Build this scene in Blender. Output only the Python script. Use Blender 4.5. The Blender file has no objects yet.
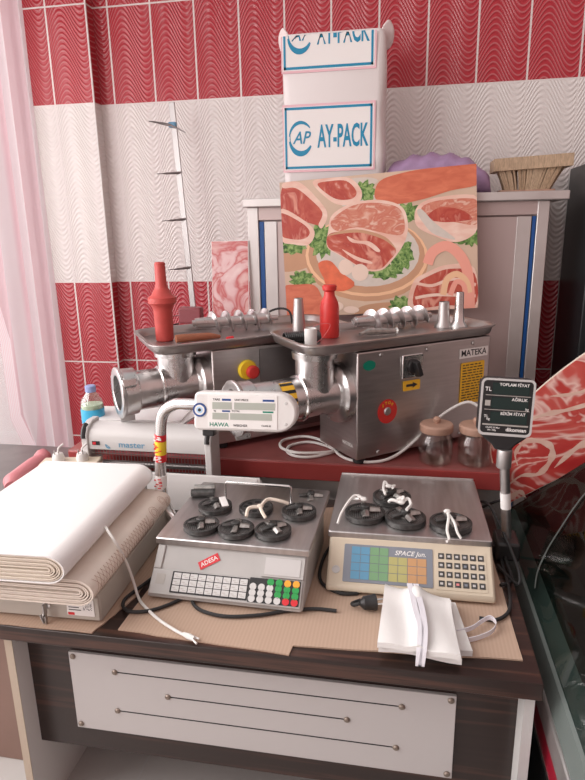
import bpy, bmesh, math, random
from mathutils import Vector, Matrix
random.seed(7)
PI = math.pi
S = bpy.context.scene
COL = S.collection
V3 = Vector
# ------------------------------------------------------------------ camera
cam_d = bpy.data.cameras.new('camera'); cam = bpy.data.objects.new('camera', cam_d); COL.objects.link(cam)
FPX = 603.6; PITCH, YAW, ROLL = .258606, .184632, -.017923
fw = V3((-math.sin(YAW)*math.cos(PITCH), math.cos(YAW)*math.cos(PITCH), -math.sin(PITCH)))
rt = V3((math.cos(YAW), math.sin(YAW), 0)); up = rt.cross(fw)
r2 = rt*math.cos(ROLL)+up*math.sin(ROLL); u2 = -rt*math.sin(ROLL)+up*math.cos(ROLL)
cam.matrix_world = Matrix(((r2.x, u2.x, -fw.x, 0), (r2.y, u2.y, -fw.y, 0), (r2.z, u2.z, -fw.z, 1.6), (0, 0, 0, 1)))
cam_d.sensor_fit = 'VERTICAL'; cam_d.sensor_height = 24; cam_d.lens = 24*FPX/780; cam_d.clip_start = .05
S.camera = cam
# ------------------------------------------------------------------ world and light
w = bpy.data.worlds.new('world'); S.world = w; w.use_nodes = True
nt = w.node_tree; nt.nodes.clear()
tc = nt.nodes.new('ShaderNodeTexCoord'); sx = nt.nodes.new('ShaderNodeSeparateXYZ'); nt.links.new(tc.outputs['Generated'], sx.inputs[0])
def wm(op, a, b=0.0, clamp=False):
    n = nt.nodes.new('ShaderNodeMath'); n.operation = op; n.use_clamp = clamp
    for i, q in enumerate((a, b)):
        if isinstance(q, (int, float)): n.inputs[i].default_value = q
        else: nt.links.new(q, n.inputs[i])
    return n.outputs[0]
# bright daylight from the window side (left), a dimmer warm room behind the camera and to the right
left = wm('POWER', wm('MULTIPLY', sx.outputs[0], -1, True), 1.8)
lum = wm('ADD', .45, wm('MULTIPLY', left, 2.3))
skyw = wm('MULTIPLY', wm('ADD', sx.outputs[2], .72, True), 1.0)
lum = wm('MULTIPLY', lum, wm('ADD', .45, wm('MULTIPLY', skyw, .75)))
bg = nt.nodes.new('ShaderNodeBackground'); mixc = nt.nodes.new('ShaderNodeMixRGB')
mixc.inputs[1].default_value = (1, .975, .965, 1); mixc.inputs[2].default_value = (1, .66, .61, 1)
nt.links.new(wm('MULTIPLY', wm('SUBTRACT', wm('MULTIPLY', sx.outputs[0], .9), sx.outputs[1], True), wm('SUBTRACT', 1, left, True), True), mixc.inputs[0])
nt.links.new(mixc.outputs[0], bg.inputs[0]); nt.links.new(lum, bg.inputs[1])
wo = nt.nodes.new('ShaderNodeOutputWorld'); nt.links.new(bg.outputs[0], wo.inputs[0])

def area(name, loc, target, sx_, sy_, power, col=(1, 1, 1)):
    l = bpy.data.lights.new(name, 'AREA'); l.shape = 'RECTANGLE'; l.size = sx_; l.size_y = sy_; l.energy = power; l.color = col
    o = bpy.data.objects.new(name, l); COL.objects.link(o); o.location = loc
    o.rotation_euler = (V3(target)-V3(loc)).to_track_quat('-Z', 'Y').to_euler(); return o
area('window_daylight', (-2.0, .9, 1.9), (.1, 1.7, .9), 2.4, 1.9, 72, (1, .985, .97))
area('shopfront_daylight', (-1.3, -1.6, 2.5), (-.2, 2.0, 1.1), 2.4, 1.6, 9, (1, .97, .95))
S.view_settings.view_transform = 'Standard'; S.view_settings.look = 'None'; S.view_settings.gamma = 1
S.view_settings.exposure = .08; S.view_settings.use_curve_mapping = False

# ------------------------------------------------------------------ materials
MT = {}
def newmat(name):
    m = bpy.data.materials.new(name); m.use_nodes = True; m.node_tree.nodes.clear(); MT[name] = m
    return m, m.node_tree.nodes, m.node_tree.links
def pm(name, col, rough=.5, metal=0, noise=0, scale=40, bump=0, bscale=60, spec=.5, stretch=None, trans=0, alpha=1, sub=0):
    """a principled material, with optional mottling and bump from noise in object space"""
    m, N, L = newmat(name)
    p = N.new('ShaderNodeBsdfPrincipled'); o = N.new('ShaderNodeOutputMaterial'); L.new(p.outputs[0], o.inputs[0])
    p.inputs['Base Color'].default_value = (*col, 1); p.inputs['Roughness'].default_value = rough; p.inputs['Metallic'].default_value = metal
    p.inputs['Specular IOR Level'].default_value = spec; p.inputs['Transmission Weight'].default_value = trans
    t = N.new('ShaderNodeTexCoord'); mp = N.new('ShaderNodeMapping'); L.new(t.outputs['Object'], mp.inputs[0])
    if stretch: mp.inputs['Scale'].default_value = stretch
    n = N.new('ShaderNodeTexNoise'); n.inputs['Scale'].default_value = scale; n.inputs['Detail'].default_value = 4; L.new(mp.outputs[0], n.inputs[0])
    if noise:
        mx = N.new('ShaderNodeMixRGB'); mx.blend_type = 'MIX'
        mx.inputs[1].default_value = (*[c*(1-noise) for c in col], 1); mx.inputs[2].default_value = (*[min(1, c*(1+noise)) for c in col], 1)
        r = N.new('ShaderNodeMapRange'); r.inputs[1].default_value = .3; r.inputs[2].default_value = .7; L.new(n.outputs[0], r.inputs[0])
        L.new(r.outputs[0], mx.inputs[0]); L.new(mx.outputs[0], p.inputs['Base Color'])
        if metal: 
            r3 = N.new('ShaderNodeMapRange'); r3.inputs[3].default_value = rough*.8; r3.inputs[4].default_value = min(1, rough*1.35); L.new(n.outputs[0], r3.inputs[0]); L.new(r3.outputs[0], p.inputs['Roughness'])
    if bump:
        n2 = N.new('ShaderNodeTexNoise'); n2.inputs['Scale'].default_value = bscale; n2.inputs['Detail'].default_value = 3; L.new(mp.outputs[0], n2.inputs[0])
        b = N.new('ShaderNodeBump'); b.inputs['Strength'].default_value = bump; b.inputs['Distance'].default_value = .004
        L.new(n2.outputs[0], b.inputs['Height']); L.new(b.outputs[0], p.inputs['Normal'])
    return m
def mathn(N, L, op, a, b=None, c=None):
    n = N.new('ShaderNodeMath'); n.operation = op
    for i, x in enumerate((a, b, c)):
        if x is None: continue
        if isinstance(x, (int, float)): n.inputs[i].default_value = x
        else: L.new(x, n.inputs[i])
    return n.outputs[0]
def tile_mat(name, x0, redlow=1.372, redhigh=2.172):
    m, N, L = newmat(name)
    M = lambda *a: mathn(N, L, *a)
    t = N.new('ShaderNodeTexCoord'); s = N.new('ShaderNodeSeparateXYZ'); L.new(t.outputs['Object'], s.inputs[0])
    X, Z = s.outputs[0], s.outputs[2]
    u = M('DIVIDE', M('SUBTRACT', X, x0), .2); fu = M('FRACT', M('ADD', u, 100))
    v = M('DIVIDE', M('SUBTRACT', Z, redlow), .4); fv = M('FRACT', M('ADD', v, 100))
    du = M('MINIMUM', fu, M('SUBTRACT', 1, fu)); dv = M('MINIMUM', fv, M('SUBTRACT', 1, fv))
    red = M('MAXIMUM', M('LESS_THAN', Z, redlow), M('GREATER_THAN', Z, redhigh))
    g1 = M('LESS_THAN', du, .019); g2 = M('LESS_THAN', dv, .0085); gr = M('MAXIMUM', g1, g2)
    nz = N.new('ShaderNodeTexNoise'); nz.inputs['Scale'].default_value = 3.2; nz.inputs['Detail'].default_value = 1; L.new(t.outputs['Object'], nz.inputs[0])
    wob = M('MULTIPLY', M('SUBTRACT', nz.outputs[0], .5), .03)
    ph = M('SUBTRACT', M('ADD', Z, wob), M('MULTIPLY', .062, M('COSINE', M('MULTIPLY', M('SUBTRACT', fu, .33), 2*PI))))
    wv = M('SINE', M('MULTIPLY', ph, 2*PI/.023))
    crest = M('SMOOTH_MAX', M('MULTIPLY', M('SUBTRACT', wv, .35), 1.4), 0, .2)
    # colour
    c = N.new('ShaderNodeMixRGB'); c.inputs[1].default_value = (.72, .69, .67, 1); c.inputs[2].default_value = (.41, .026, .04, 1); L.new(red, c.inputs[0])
    c1 = N.new('ShaderNodeMixRGB'); c1.inputs[2].default_value = (.78, .56, .56, 1); L.new(c.outputs[0], c1.inputs[1]); L.new(M('MULTIPLY', crest, M('MULTIPLY', red, .22)), c1.inputs[0])  # pale crest tint: reflections off the relief, painted into the red tiles' colour
    c2 = N.new('ShaderNodeMixRGB'); c2.inputs[2].default_value = (.72, .68, .66, 1); L.new(c1.outputs[0], c2.inputs[1])
    L.new(M('MULTIPLY', gr, M('ADD', .35, M('MULTIPLY', red, .6))), c2.inputs[0])
    h = M('MULTIPLY', wv, M('SUBTRACT', 1, gr)); h2 = M('SUBTRACT', h, M('MULTIPLY', gr, .8))
    b = N.new('ShaderNodeBump'); b.inputs['Strength'].default_value = .55; b.inputs['Distance'].default_value = .0016; L.new(h2, b.inputs['Height'])
    p = N.new('ShaderNodeBsdfPrincipled'); o = N.new('ShaderNodeOutputMaterial'); L.new(p.outputs[0], o.inputs[0])
    L.new(c2.outputs[0], p.inputs['Base Color']); L.new(b.outputs[0], p.inputs['Normal']); p.inputs['Roughness'].default_value = .22
    return m
def ramp_mat(name, stops, scale, kind='noise', stretch=(1, 1, 1), rough=.5, dist=2, detail=4, bump=0):
    m, N, L = newmat(name)
    t = N.new('ShaderNodeTexCoord'); mp = N.new('ShaderNodeMapping'); L.new(t.outputs['Object'], mp.inputs[0]); mp.inputs['Scale'].default_value = stretch
    if kind == 'wave':
        n = N.new('ShaderNodeTexWave'); n.inputs['Scale'].default_value = scale; n.inputs['Distortion'].default_value = dist; n.inputs['Detail'].default_value = detail; n.inputs['Detail Scale'].default_value = 1.5
    else:
        n = N.new('ShaderNodeTexNoise'); n.inputs['Scale'].default_value = scale; n.inputs['Detail'].default_value = detail; n.inputs['Distortion'].default_value = dist
    L.new(mp.outputs[0], n.inputs[0])
    r = N.new('ShaderNodeValToRGB'); L.new(n.outputs['Fac'] if 'Fac' in n.outputs else n.outputs[0], r.inputs[0])
    while len(r.color_ramp.elements) < len(stops): r.color_ramp.elements.new(.5)
    for e, (pos, c) in zip(r.color_ramp.elements, stops): e.position = pos; e.color = (*c, 1)
    p = N.new('ShaderNodeBsdfPrincipled'); o = N.new('ShaderNodeOutputMaterial'); L.new(p.outputs[0], o.inputs[0]); L.new(r.outputs[0], p.inputs['Base Color'])
    p.inputs['Roughness'].default_value = rough
    if bump:
        b = N.new('ShaderNodeBump'); b.inputs['Strength'].default_value = bump; b.inputs['Distance'].default_value = .004; L.new(r.outputs[0], b.inputs['Height']); L.new(b.outputs[0], p.inputs['Normal'])
    return m
def glass_mat(name, tint, refl=.12, rough=.03):
    m, N, L = newmat(name)
    tr = N.new('ShaderNodeBsdfTransparent'); tr.inputs[0].default_value = (*tint, 1)
    g = N.new('ShaderNodeBsdfGlossy'); g.inputs['Roughness'].default_value = rough; g.inputs[0].default_value = (1, 1, 1, 1)
    lw = N.new('ShaderNodeLayerWeight'); lw.inputs[0].default_value = .35
    r = N.new('ShaderNodeMapRange'); L.new(lw.outputs['Facing'], r.inputs[0]); r.inputs[3].default_value = refl*.6; r.inputs[4].default_value = min(1, refl*3.5)
    mx = N.new('ShaderNodeMixShader'); L.new(r.outputs[0], mx.inputs[0]); L.new(tr.outputs[0], mx.inputs[1]); L.new(g.outputs[0], mx.inputs[2])
    o = N.new('ShaderNodeOutputMaterial'); L.new(mx.outputs[0], o.inputs[0]); return m
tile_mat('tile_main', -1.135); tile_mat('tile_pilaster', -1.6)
pm('plaster', (.72, .70, .68), .8); pm('floor_tile', (.55, .53, .51), .35, noise=.05, scale=6)
pm('steel', (.56, .53, .52), .33, 1, noise=.07, scale=9, stretch=(1, 1, 14)); pm('steel_bright', (.72, .71, .70), .2, 1, noise=.05, scale=14)
pm('steel_pan', (.60, .58, .575), .36, 1, noise=.08, scale=7, stretch=(12, 1, 1)); pm('cast_alu', (.66, .65, .645), .27, 1, noise=.14, scale=16, bump=.12, bscale=60)
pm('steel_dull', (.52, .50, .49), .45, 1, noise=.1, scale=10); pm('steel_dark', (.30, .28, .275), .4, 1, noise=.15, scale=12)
pm('cab_steel', (.52, .43, .415), .5, .7, noise=.04, scale=5, stretch=(3, 3, .4)); pm('cab_frame', (.62, .60, .585), .42, .75, noise=.05, scale=8)
pm('iron', (.10, .10, .098), .40, .75, noise=.35, scale=90, bump=.25, bscale=120); pm('iron_light', (.42, .41, .39), .3, .85, noise=.3, scale=70)
pm('hole', (.008, .008, .008), .8); pm('black_plastic', (.018, .018, .019), .42); pm('black_rubber', (.02, .02, .021), .6)
pm('white_plastic', (.74, .73, .71), .4); pm('white_paint', (.72, .71, .69), .45); pm('grey_plastic', (.44, .43, .415), .42, noise=.06, scale=12)
pm('light_grey', (.55, .54, .53), .45); pm('beige_plastic', (.62, .54, .42), .45, noise=.05, scale=10); pm('beige_metal', (.47, .44, .39), .45, noise=.03, scale=6)
pm('red_plastic', (.60, .035, .03), .38, noise=.05); pm('red_faded', (.50, .07, .06), .45, noise=.05); pm('red_bench', (.30, .045, .042), .35, noise=.14, scale=7)
pm('red_top', (.27, .075, .07), .33, noise=.2, scale=8); pm('pink_red', (.60, .16, .17), .5); pm('maroon', (.23, .05, .06), .4)
pm('yellow', (.85, .62, .03), .45); pm('yellow_label', (.86, .50, .03), .5); pm('orange', (.9, .33, .03), .5); pm('label_white', (.82, .81, .79), .5)
pm('ink', (.02, .02, .022), .6); pm('ink_blue', (.02, .06, .32), .5); pm('green_label', (.0, .22, .14), .4); pm('green_key', (.02, .33, .07), .4); pm('red_key', (.65, .02, .03), .4)
pm('orange_key', (.9, .38, .03), .4); pm('white_key', (.62, .62, .61), .4); pm('k_blue', (.12, .31, .47), .5); pm('k_green', (.19, .36, .19), .5); pm('k_yellow', (.45, .42, .17), .5)
pm('k_orange', (.55, .31, .15), .5); pm('k_panel', (.22, .24, .28), .5); pm('k_grey', (.42, .40, .37), .5); pm('k_pink', (.75, .25, .25), .5)
pm('lcd', (.42, .45, .40), .3); pm('lcd_dark', (.012, .03, .028), .15); pm('olive', (.10, .11, .07), .4)
pm('paper', (.84, .83, .82), .75); pm('paper_edge', (.76, .68, .58), .8); pm('kraft', (.76, .68, .60), .8, noise=.04, scale=20)
ramp_mat('kraft_print', [(.0, (.36, .30, .25)), (.06, (.58, .50, .42)), (.12, (.62, .54, .45))], 26, 'wave', (1, 1, 1), .8, 6, 2)
pm('cloth', (.80, .79, .77), .9, bump=.3, bscale=25); pm('cord_white', (.78, .77, .74), .6); pm('strap', (.76, .75, .80), .7)
pm('wood_lid', (.44, .27, .20), .55, noise=.12, scale=20); pm('wood_handle', (.34, .13, .07), .5, noise=.2, scale=30, stretch=(1, 6, 6)); pm('mdf', (.50, .42, .33), .8); pm('brown_door', (.24, .15, .12), .5, noise=.1, scale=5)
pm('purple', (.36, .24, .40), .45, noise=.08, bump=.5, bscale=14); pm('bristle', (.45, .33, .22), .7, noise=.3, scale=60, stretch=(8, 8, 1)); pm('blue_film', (.01, .08, .28), .35); pm('cap_blue', (.28, .36, .62), .4)
pm('pack_white', (.76, .73, .72), .35, bump=.5, bscale=9); pm('pack_blue', (.0, .24, .42), .4); pm('pack_pink', (.80, .50, .55), .45); pm('pack_film', (.80, .70, .69), .3)
pm('bar_steel', (.40, .39, .385), .35, .9); pm('tray_steel', (.44, .41, .40), .38, 1, noise=.1, scale=9); pm('pink_roll', (.55, .20, .22), .5); pm('tray_dark', (.05, .055, .055), .5); pm('panel_white', (.55, .53, .52), .45); pm('screw_brass', (.30, .25, .21), .45, .8); pm('bluegreen', (.0, .2, .16), .4); pm('eye_blue', (.02, .07, .25), .3); pm('eye_light', (.45, .65, .85), .3)
pm('dark_panel', (.020, .024, .026), .35, noise=.1, scale=5); pm('red_case', (.33, .01, .03), .3); pm('dark_inside', (.035, .045, .043), .6); pm('green_grey', (.13, .155, .145), .5); pm('meat_dark', (.25, .05, .04), .5, noise=.4, scale=30)
glass_mat('jar_glass', (.90, .87, .85), .10); glass_mat('bottle_glass', (.86, .93, .94), .12); glass_mat('case_glass', (.36, .43, .41), .035); glass_mat('film', (.93, .90, .90), .12, .15)
pm('bottle_label', (.05, .42, .68), .4); pm('water', (.55, .62, .42), .2)
# cardboard with corrugation, dark laminate with streaks
ramp_mat('cardboard', [(.2, (.47, .335, .25)), (.8, (.50, .36, .27))], 42, 'wave', (1, .02, .02), .85, .6, 2)
ramp_mat('laminate', [(.0, (.018, .011, .010)), (.52, (.030, .018, .015)), (.64, (.085, .040, .028)), (.70, (.028, .017, .014)), (1, (.05, .028, .022))], 11, 'noise', (.16, 5, 5), .28, 0, 5)
ramp_mat('meat_a', [(.30, (.66, .34, .28)), (.40, (.50, .10, .06)), (.56, (.40, .045, .03)), (.68, (.68, .30, .22))], 9, 'noise', (1.6, 1, 1), .45, 1.5, 3)
ramp_mat('meat_b', [(.34, (.72, .48, .38)), (.46, (.55, .17, .11)), (.62, (.60, .24, .16)), (.75, (.74, .50, .40))], 13, 'noise', (1, 1, 2), .45, 2, 3)
ramp_mat('meat_or', [(.2, (.50, .10, .05)), (.7, (.66, .19, .10))], 14, 'noise', (1, 1, 3), .45, 1, 4)
ramp_mat('fat', [(.3, (.82, .62, .52)), (.7, (.72, .42, .33))], 10, 'noise', (1, 1, 2), .5, 1, 3)
ramp_mat('greens', [(.35, (.03, .09, .015)), (.5, (.14, .27, .06)), (.65, (.32, .44, .16))], 60, 'noise', (1, 1, 1), .6, 1, 4)
ramp_mat('marble', [(.30, (.46, .03, .03)), (.44, (.55, .06, .05)), (.49, (.88, .60, .53)), (.53, (.62, .11, .09)), (.60, (.55, .06, .05)), (.64, (.85, .60, .54)), (.69, (.60, .10, .09))], 4.8, 'noise', (.8, 1, 1.9), .4, 1.6, 3)
ramp_mat('pinkart', [(.25, (.82, .66, .64)), (.42, (.72, .48, .48)), (.50, (.52, .10, .10)), (.58, (.70, .42, .40)), (.70, (.82, .76, .74))], 7, 'noise', (1, 1, 1), .3, 2, 3)
pm('wood_plate', (.52, .29, .17), .5, noise=.08, scale=8); pm('plate_white', (.60, .54, .48), .5, noise=.05); pm('table_cream', (.58, .43, .32), .5, noise=.12, scale=5); pm('tomato', (.68, .14, .06), .4, noise=.2, scale=20); pm('egg', (.76, .60, .50), .5); pm('arch_pink', (.80, .35, .27), .5); pm('arch_peach', (.80, .50, .30), .5)
def perforated(name):
    m, N, L = newmat(name)
    t = N.new('ShaderNodeTexCoord'); v = N.new('ShaderNodeTexVoronoi'); v.inputs['Scale'].default_value = 190; v.inputs['Randomness'].default_value = .15; L.new(t.outputs['Object'], v.inputs[0])
    h = mathn(N, L, 'GREATER_THAN', v.outputs['Distance'], .36)
    c = N.new('ShaderNodeMixRGB'); c.inputs[1].default_value = (.006, .006, .006, 1); c.inputs[2].default_value = (.22, .215, .21, 1); L.new(h, c.inputs[0])
    p = N.new('ShaderNodeBsdfPrincipled'); o = N.new('ShaderNodeOutputMaterial'); L.new(p.outputs[0], o.inputs[0]); L.new(c.outputs[0], p.inputs['Base Color']); p.inputs['Roughness'].default_value = .4; p.inputs['Metallic'].default_value = .6
    b = N.new('ShaderNodeBump'); b.inputs['Distance'].default_value = .002; L.new(h, b.inputs['Height']); L.new(b.outputs[0], p.inputs['Normal'])
perforated('iron_mesh')
def curtain_mat():
    m, N, L = newmat('curtain')
    t = N.new('ShaderNodeTexCoord'); s = N.new('ShaderNodeSeparateXYZ'); L.new(t.outputs['UV'], s.inputs[0])
    w_ = mathn(N, L, 'SINE', mathn(N, L, 'MULTIPLY', s.outputs[0], 2*PI*9))
    r = N.new('ShaderNodeValToRGB'); L.new(mathn(N, L, 'MULTIPLY_ADD', w_, .5, .5), r.inputs[0])
    r.color_ramp.elements[0].position = .4; r.color_ramp.elements[0].color = (.80, .75, .77, 1); r.color_ramp.elements[1].position = .6; r.color_ramp.elements[1].color = (.78, .60, .64, 1)
    d = N.new('ShaderNodeBsdfDiffuse'); tl = N.new('ShaderNodeBsdfTranslucent'); tp = N.new('ShaderNodeBsdfTransparent')
    L.new(r.outputs[0], d.inputs[0]); L.new(r.outputs[0], tl.inputs[0])
    a = N.new('ShaderNodeMixShader'); a.inputs[0].default_value = .5; L.new(d.outputs[0], a.inputs[1]); L.new(tl.outputs[0], a.inputs[2])
    b = N.new('ShaderNodeMixShader'); b.inputs[0].default_value = .12; L.new(a.outputs[0], b.inputs[1]); L.new(tp.outputs[0], b.inputs[2])
    o = N.new('ShaderNodeOutputMaterial'); L.new(b.outputs[0], o.inputs[0])
curtain_mat()

# ------------------------------------------------------------------ mesh builder
def smooth_path(pts, k=6, closed=False):
    P = [V3(p) for p in pts]; n = len(P); out = []
    rng = range(n) if closed else range(n-1)
    for i in rng:
        g = lambda j: P[j % n] if closed else P[max(0, min(n-1, j))]
        a, b, c, d = g(i-1), g(i), g(i+1), g(i+2)
        for s in range(k):
            t = s/k
            out.append(.5*((2*b)+(c-a)*t+(2*a-5*b+4*c-d)*t*t+(3*b-a-3*c+d)*t**3))
    if not closed: out.append(P[-1])
    return out
def frame(o, x, y):
    x = V3(x).normalized(); y = V3(y); y = (y-x*y.dot(x)).normalized(); z = x.cross(y)
    return Matrix(((x.x, y.x, z.x, o[0]), (x.y, y.y, z.y, o[1]), (x.z, y.z, z.z, o[2]), (0, 0, 0, 1)))
class B:
    def __init__(s, M=None): s.v = []; s.f = []; s.m = []; s.k = 0; s.M = M or Matrix(); s.uv = None
    def add(s, vs, fs):
        b = len(s.v); s.v += [tuple(s.M @ V3(p)) for p in vs]; s.f += [tuple(b+i for i in f) for f in fs]; s.m += [s.k]*len(fs); return s
    def box(s, c, d, R=None, taper=1):
        hx, hy, hz = d[0]/2, d[1]/2, d[2]/2; vs = []
        for z in (-1, 1):
            for x, y in ((-1, -1), (1, -1), (1, 1), (-1, 1)):
                t = taper if z > 0 else 1; p = V3((x*hx*t, y*hy*t, z*hz)); vs.append((R @ p if R else p)+V3(c))
        return s.add(vs, [(3, 2, 1, 0), (4, 5, 6, 7), (0, 1, 5, 4), (1, 2, 6, 5), (2, 3, 7, 6), (3, 0, 4, 7)])
    def b2(s, x0, x1, y0, y1, z0, z1): return s.box(((x0+x1)/2, (y0+y1)/2, (z0+z1)/2), (x1-x0, y1-y0, z1-z0))
    def loft(s, rings, c0=True, c1=True, close=False):
        n = len(rings[0]); vs = [p for r in rings for p in r]; fs = []
        m = len(rings)
        for i in range(m if close else m-1):
            for j in range(n):
                a, b = i*n+j, i*n+(j+1) % n; c, d = ((i+1) % m)*n+(j+1) % n, ((i+1) % m)*n+j; fs.append((a, b, c, d))
        if not close:
            if c0: fs.append(tuple(range(n-1, -1, -1)))
            if c1: fs.append(tuple(range((m-1)*n, m*n)))
        return s.add(vs, fs)
    def tube(s, pts, r, n=8, closed=False, smooth=0):
        P = smooth_path(pts, smooth, closed) if smooth else [V3(p) for p in pts]
        rr = r if isinstance(r, (list, tuple)) else [r]*len(P)
        if len(rr) != len(P): rr = [rr[min(len(rr)-1, int(i*len(rr)/len(P)))] for i in range(len(P))]
        rings = []; prev = None
        for i, p in enumerate(P):
            a = P[(i-1) % len(P)] if closed or i > 0 else p; b = P[(i+1) % len(P)] if closed or i < len(P)-1 else p
            t = (b-a).normalized()
            if prev is None: q = t.cross(V3((0, 0, 1))); q = q if q.length > .1 else t.cross(V3((1, 0, 0)))
            else: q = prev-t*prev.dot(t)
            q.normalize(); prev = q; e = t.cross(q)
            rings.append([p+(q*math.cos(2*PI*j/n)+e*math.sin(2*PI*j/n))*rr[i] for j in range(n)])
        return s.loft(rings, close=closed)
    def lathe(s, prof, n=32, o=(0, 0, 0), axis=None, cap=True):
        """prof = (radius, height) pairs along axis from o"""
        ax = V3(axis or (0, 0, 1)).normalized(); q = ax.cross(V3((0, 0, 1))); q = q.normalized() if q.length > .01 else V3((1, 0, 0)); e = ax.cross(q)
        rings = [[V3(o)+ax*h+(q*math.cos(2*PI*j/n)+e*math.sin(2*PI*j/n))*max(r, .00005) for j in range(n)] for r, h in prof]
        return s.loft(rings, cap, cap)
    def cyl(s, a, b, r, r1=None, n=24):
        a, b = V3(a), V3(b); return s.lathe([(r, 0), (r if r1 is None else r1, (b-a).length)], n, a, b-a)
    def prism(s, poly, z0, z1):
        return s.loft([[V3((x, y, z0)) for x, y in poly], [V3((x, y, z1)) for x, y in poly]])
    def quad(s, a, b, c, d): return s.add([a, b, c, d], [(0, 1, 2, 3)])
    def sphere(s, c, r, n=16, sc=(1, 1, 1)):
        rings = []
        for i in range(n//2+1):
            t = -PI/2+PI*i/(n//2); rings.append([V3(c)+V3((max(.0001, math.cos(t))*math.cos(2*PI*j/n)*r*sc[0], max(.0001, math.cos(t))*math.sin(2*PI*j/n)*r*sc[1], math.sin(t)*r*sc[2])) for j in range(n)])
        return s.loft(rings)
    def text(s, txt, size, x, y, z=.0004, ext=.0002, align='CENTER', xs=1, ymax=None, shear=0, bold=.012):
        c = bpy.data.curves.new('t', 'FONT'); c.body = txt; c.size = size; c.extrude = ext; c.align_x = align; c.align_y = 'CENTER'; c.shear = shear; c.resolution_u = 3; c.offset = size*bold
        o = bpy.data.objects.new('t', c); COL.objects.link(o); dg = bpy.context.evaluated_depsgraph_get()
        me = bpy.data.meshes.new_from_object(o.evaluated_get(dg)); vs = []
        for v in me.vertices:
            yy = v.co.y+y
            if ymax is not None: yy = min(yy, ymax)
            vs.append((v.co.x*xs+x, yy, v.co.z+z))
        s.add(vs, [tuple(p.vertices) for p in me.polygons])
        bpy.data.objects.remove(o); bpy.data.curves.remove(c); bpy.data.meshes.remove(me); return s
def rrect(x0, x1, y0, y1, r, n=5):
    out = []
    for cx, cy, a in ((x1-r, y1-r, 0), (x0+r, y1-r, 90), (x0+r, y0+r, 180), (x1-r, y0+r, 270)):
        for i in range(n+1): t = math.radians(a+90*i/n); out.append((cx+r*math.cos(t), cy+r*math.sin(t)))
    return out
def obj(name, b, mats, parent=None, bev=0, label=None, smooth=True, ang=35, sub=0):
    me = bpy.data.meshes.new(name); me.from_pydata([tuple(v) for v in b.v], [], b.f)
    if isinstance(mats, str): mats = [mats]
    for m in mats: me.materials.append(MT[m])
    me.polygons.foreach_set('material_index', b.m)
    if b.uv:
        ul = me.uv_layers.new(name='UVMap')
        for lp in me.loops: ul.data[lp.index].uv = b.uv[lp.vertex_index]
    bm = bmesh.new(); bm.from_mesh(me); bmesh.ops.recalc_face_normals(bm, faces=bm.faces); bm.to_mesh(me); bm.free()
    if smooth:
        me.polygons.foreach_set('use_smooth', [True]*len(me.polygons)); me.set_sharp_from_angle(angle=math.radians(ang))
    o = bpy.data.objects.new(name, me); COL.objects.link(o)
    if parent: o.parent = parent
    if bev:
        md = o.modifiers.new('bevel', 'BEVEL'); md.width = bev; md.segments = 2; md.limit_method = 'ANGLE'; md.angle_limit = math.radians(40); md.harden_normals = False
    if sub: md = o.modifiers.new('sub', 'SUBSURF'); md.levels = sub; md.render_levels = sub
    if label: o['label'] = label
    return o
def tag(o, label, cat, group=None, kind=None):
    o['label'] = label; o['category'] = cat
    if group: o['group'] = group
    if kind: o['kind'] = kind
    return o
def thing(name, label, cat, loc=(0, 0, 0), rz=0, group=None):
    o = bpy.data.objects.new(name, None); o.empty_display_size = .05; COL.objects.link(o); o.location = loc; o.rotation_euler = (0, 0, rz); return tag(o, label, cat, group)
def struct(name, b, m, **k):
    o = obj(name, b, m, **k); o['kind'] = 'structure'; return o
def copy_tree(o, parent=None):
    c = o.copy(); COL.objects.link(c); c.parent = parent
    for ch in list(o.children): copy_tree(ch, c)
    return c

FZ, CT, BT = .28, .82, .925        # floor, counter top, bench top
# ------------------------------------------------------------------ setting
struct('floor', B().b2(-1.9, 2.2, -1.2, 2.9, FZ-.05, FZ), 'floor_tile', smooth=False)
g = B()
for x in (-1.22, -.62, -.02, .58, 1.18, 1.78): g.b2(x-.002, x+.002, -1.2, 2.82, FZ, FZ+.0006)
for y in (-.6, 0, .6, 1.2, 1.8, 2.4): g.b2(-1.7, 2.2, y-.002, y+.002, FZ, FZ+.0006)
g = struct('trim_floor_joints', g, 'light_grey', smooth=False)
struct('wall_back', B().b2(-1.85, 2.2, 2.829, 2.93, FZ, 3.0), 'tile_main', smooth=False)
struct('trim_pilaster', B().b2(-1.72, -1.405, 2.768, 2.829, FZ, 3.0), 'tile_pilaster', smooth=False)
b = B(); b.b2(-1.410, -1.4035, 2.7645, 2.771, FZ, 3.0); struct('trim_corner', b, 'white_paint')
b = B()
b.b2(-1.82, -1.72, -.9, 2.829, FZ, .42); b.b2(-1.82, -1.72, -.9, 2.829, 2.75, 3.0); b.b2(-1.82, -1.72, 2.765, 2.829, .42, 2.75); b.b2(-1.82, -1.72, -.9, -.6, .42, 2.75)
struct('wall_left', b, 'plaster', smooth=False)
b = B()
for y0, y1 in ((-.6, -.54), (.42, .48), (1.56, 1.62), (2.705, 2.765)): b.b2(-1.80, -1.74, y0, y1, .42, 2.75)
b.b2(-1.80, -1.74, -.6, 2.765, .42, .48); b.b2(-1.80, -1.74, -.6, 2.765, 2.69, 2.75)
wf = struct('window_1', b, 'white_paint', bev=.004)
b = B()
for y0, y1 in ((-.54, .42), (.48, 1.56), (1.62, 2.705)): b.b2(-1.772, -1.768, y0, y1, .48, 2.69)
obj('pane', b, 'film', wf, smooth=False)
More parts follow.
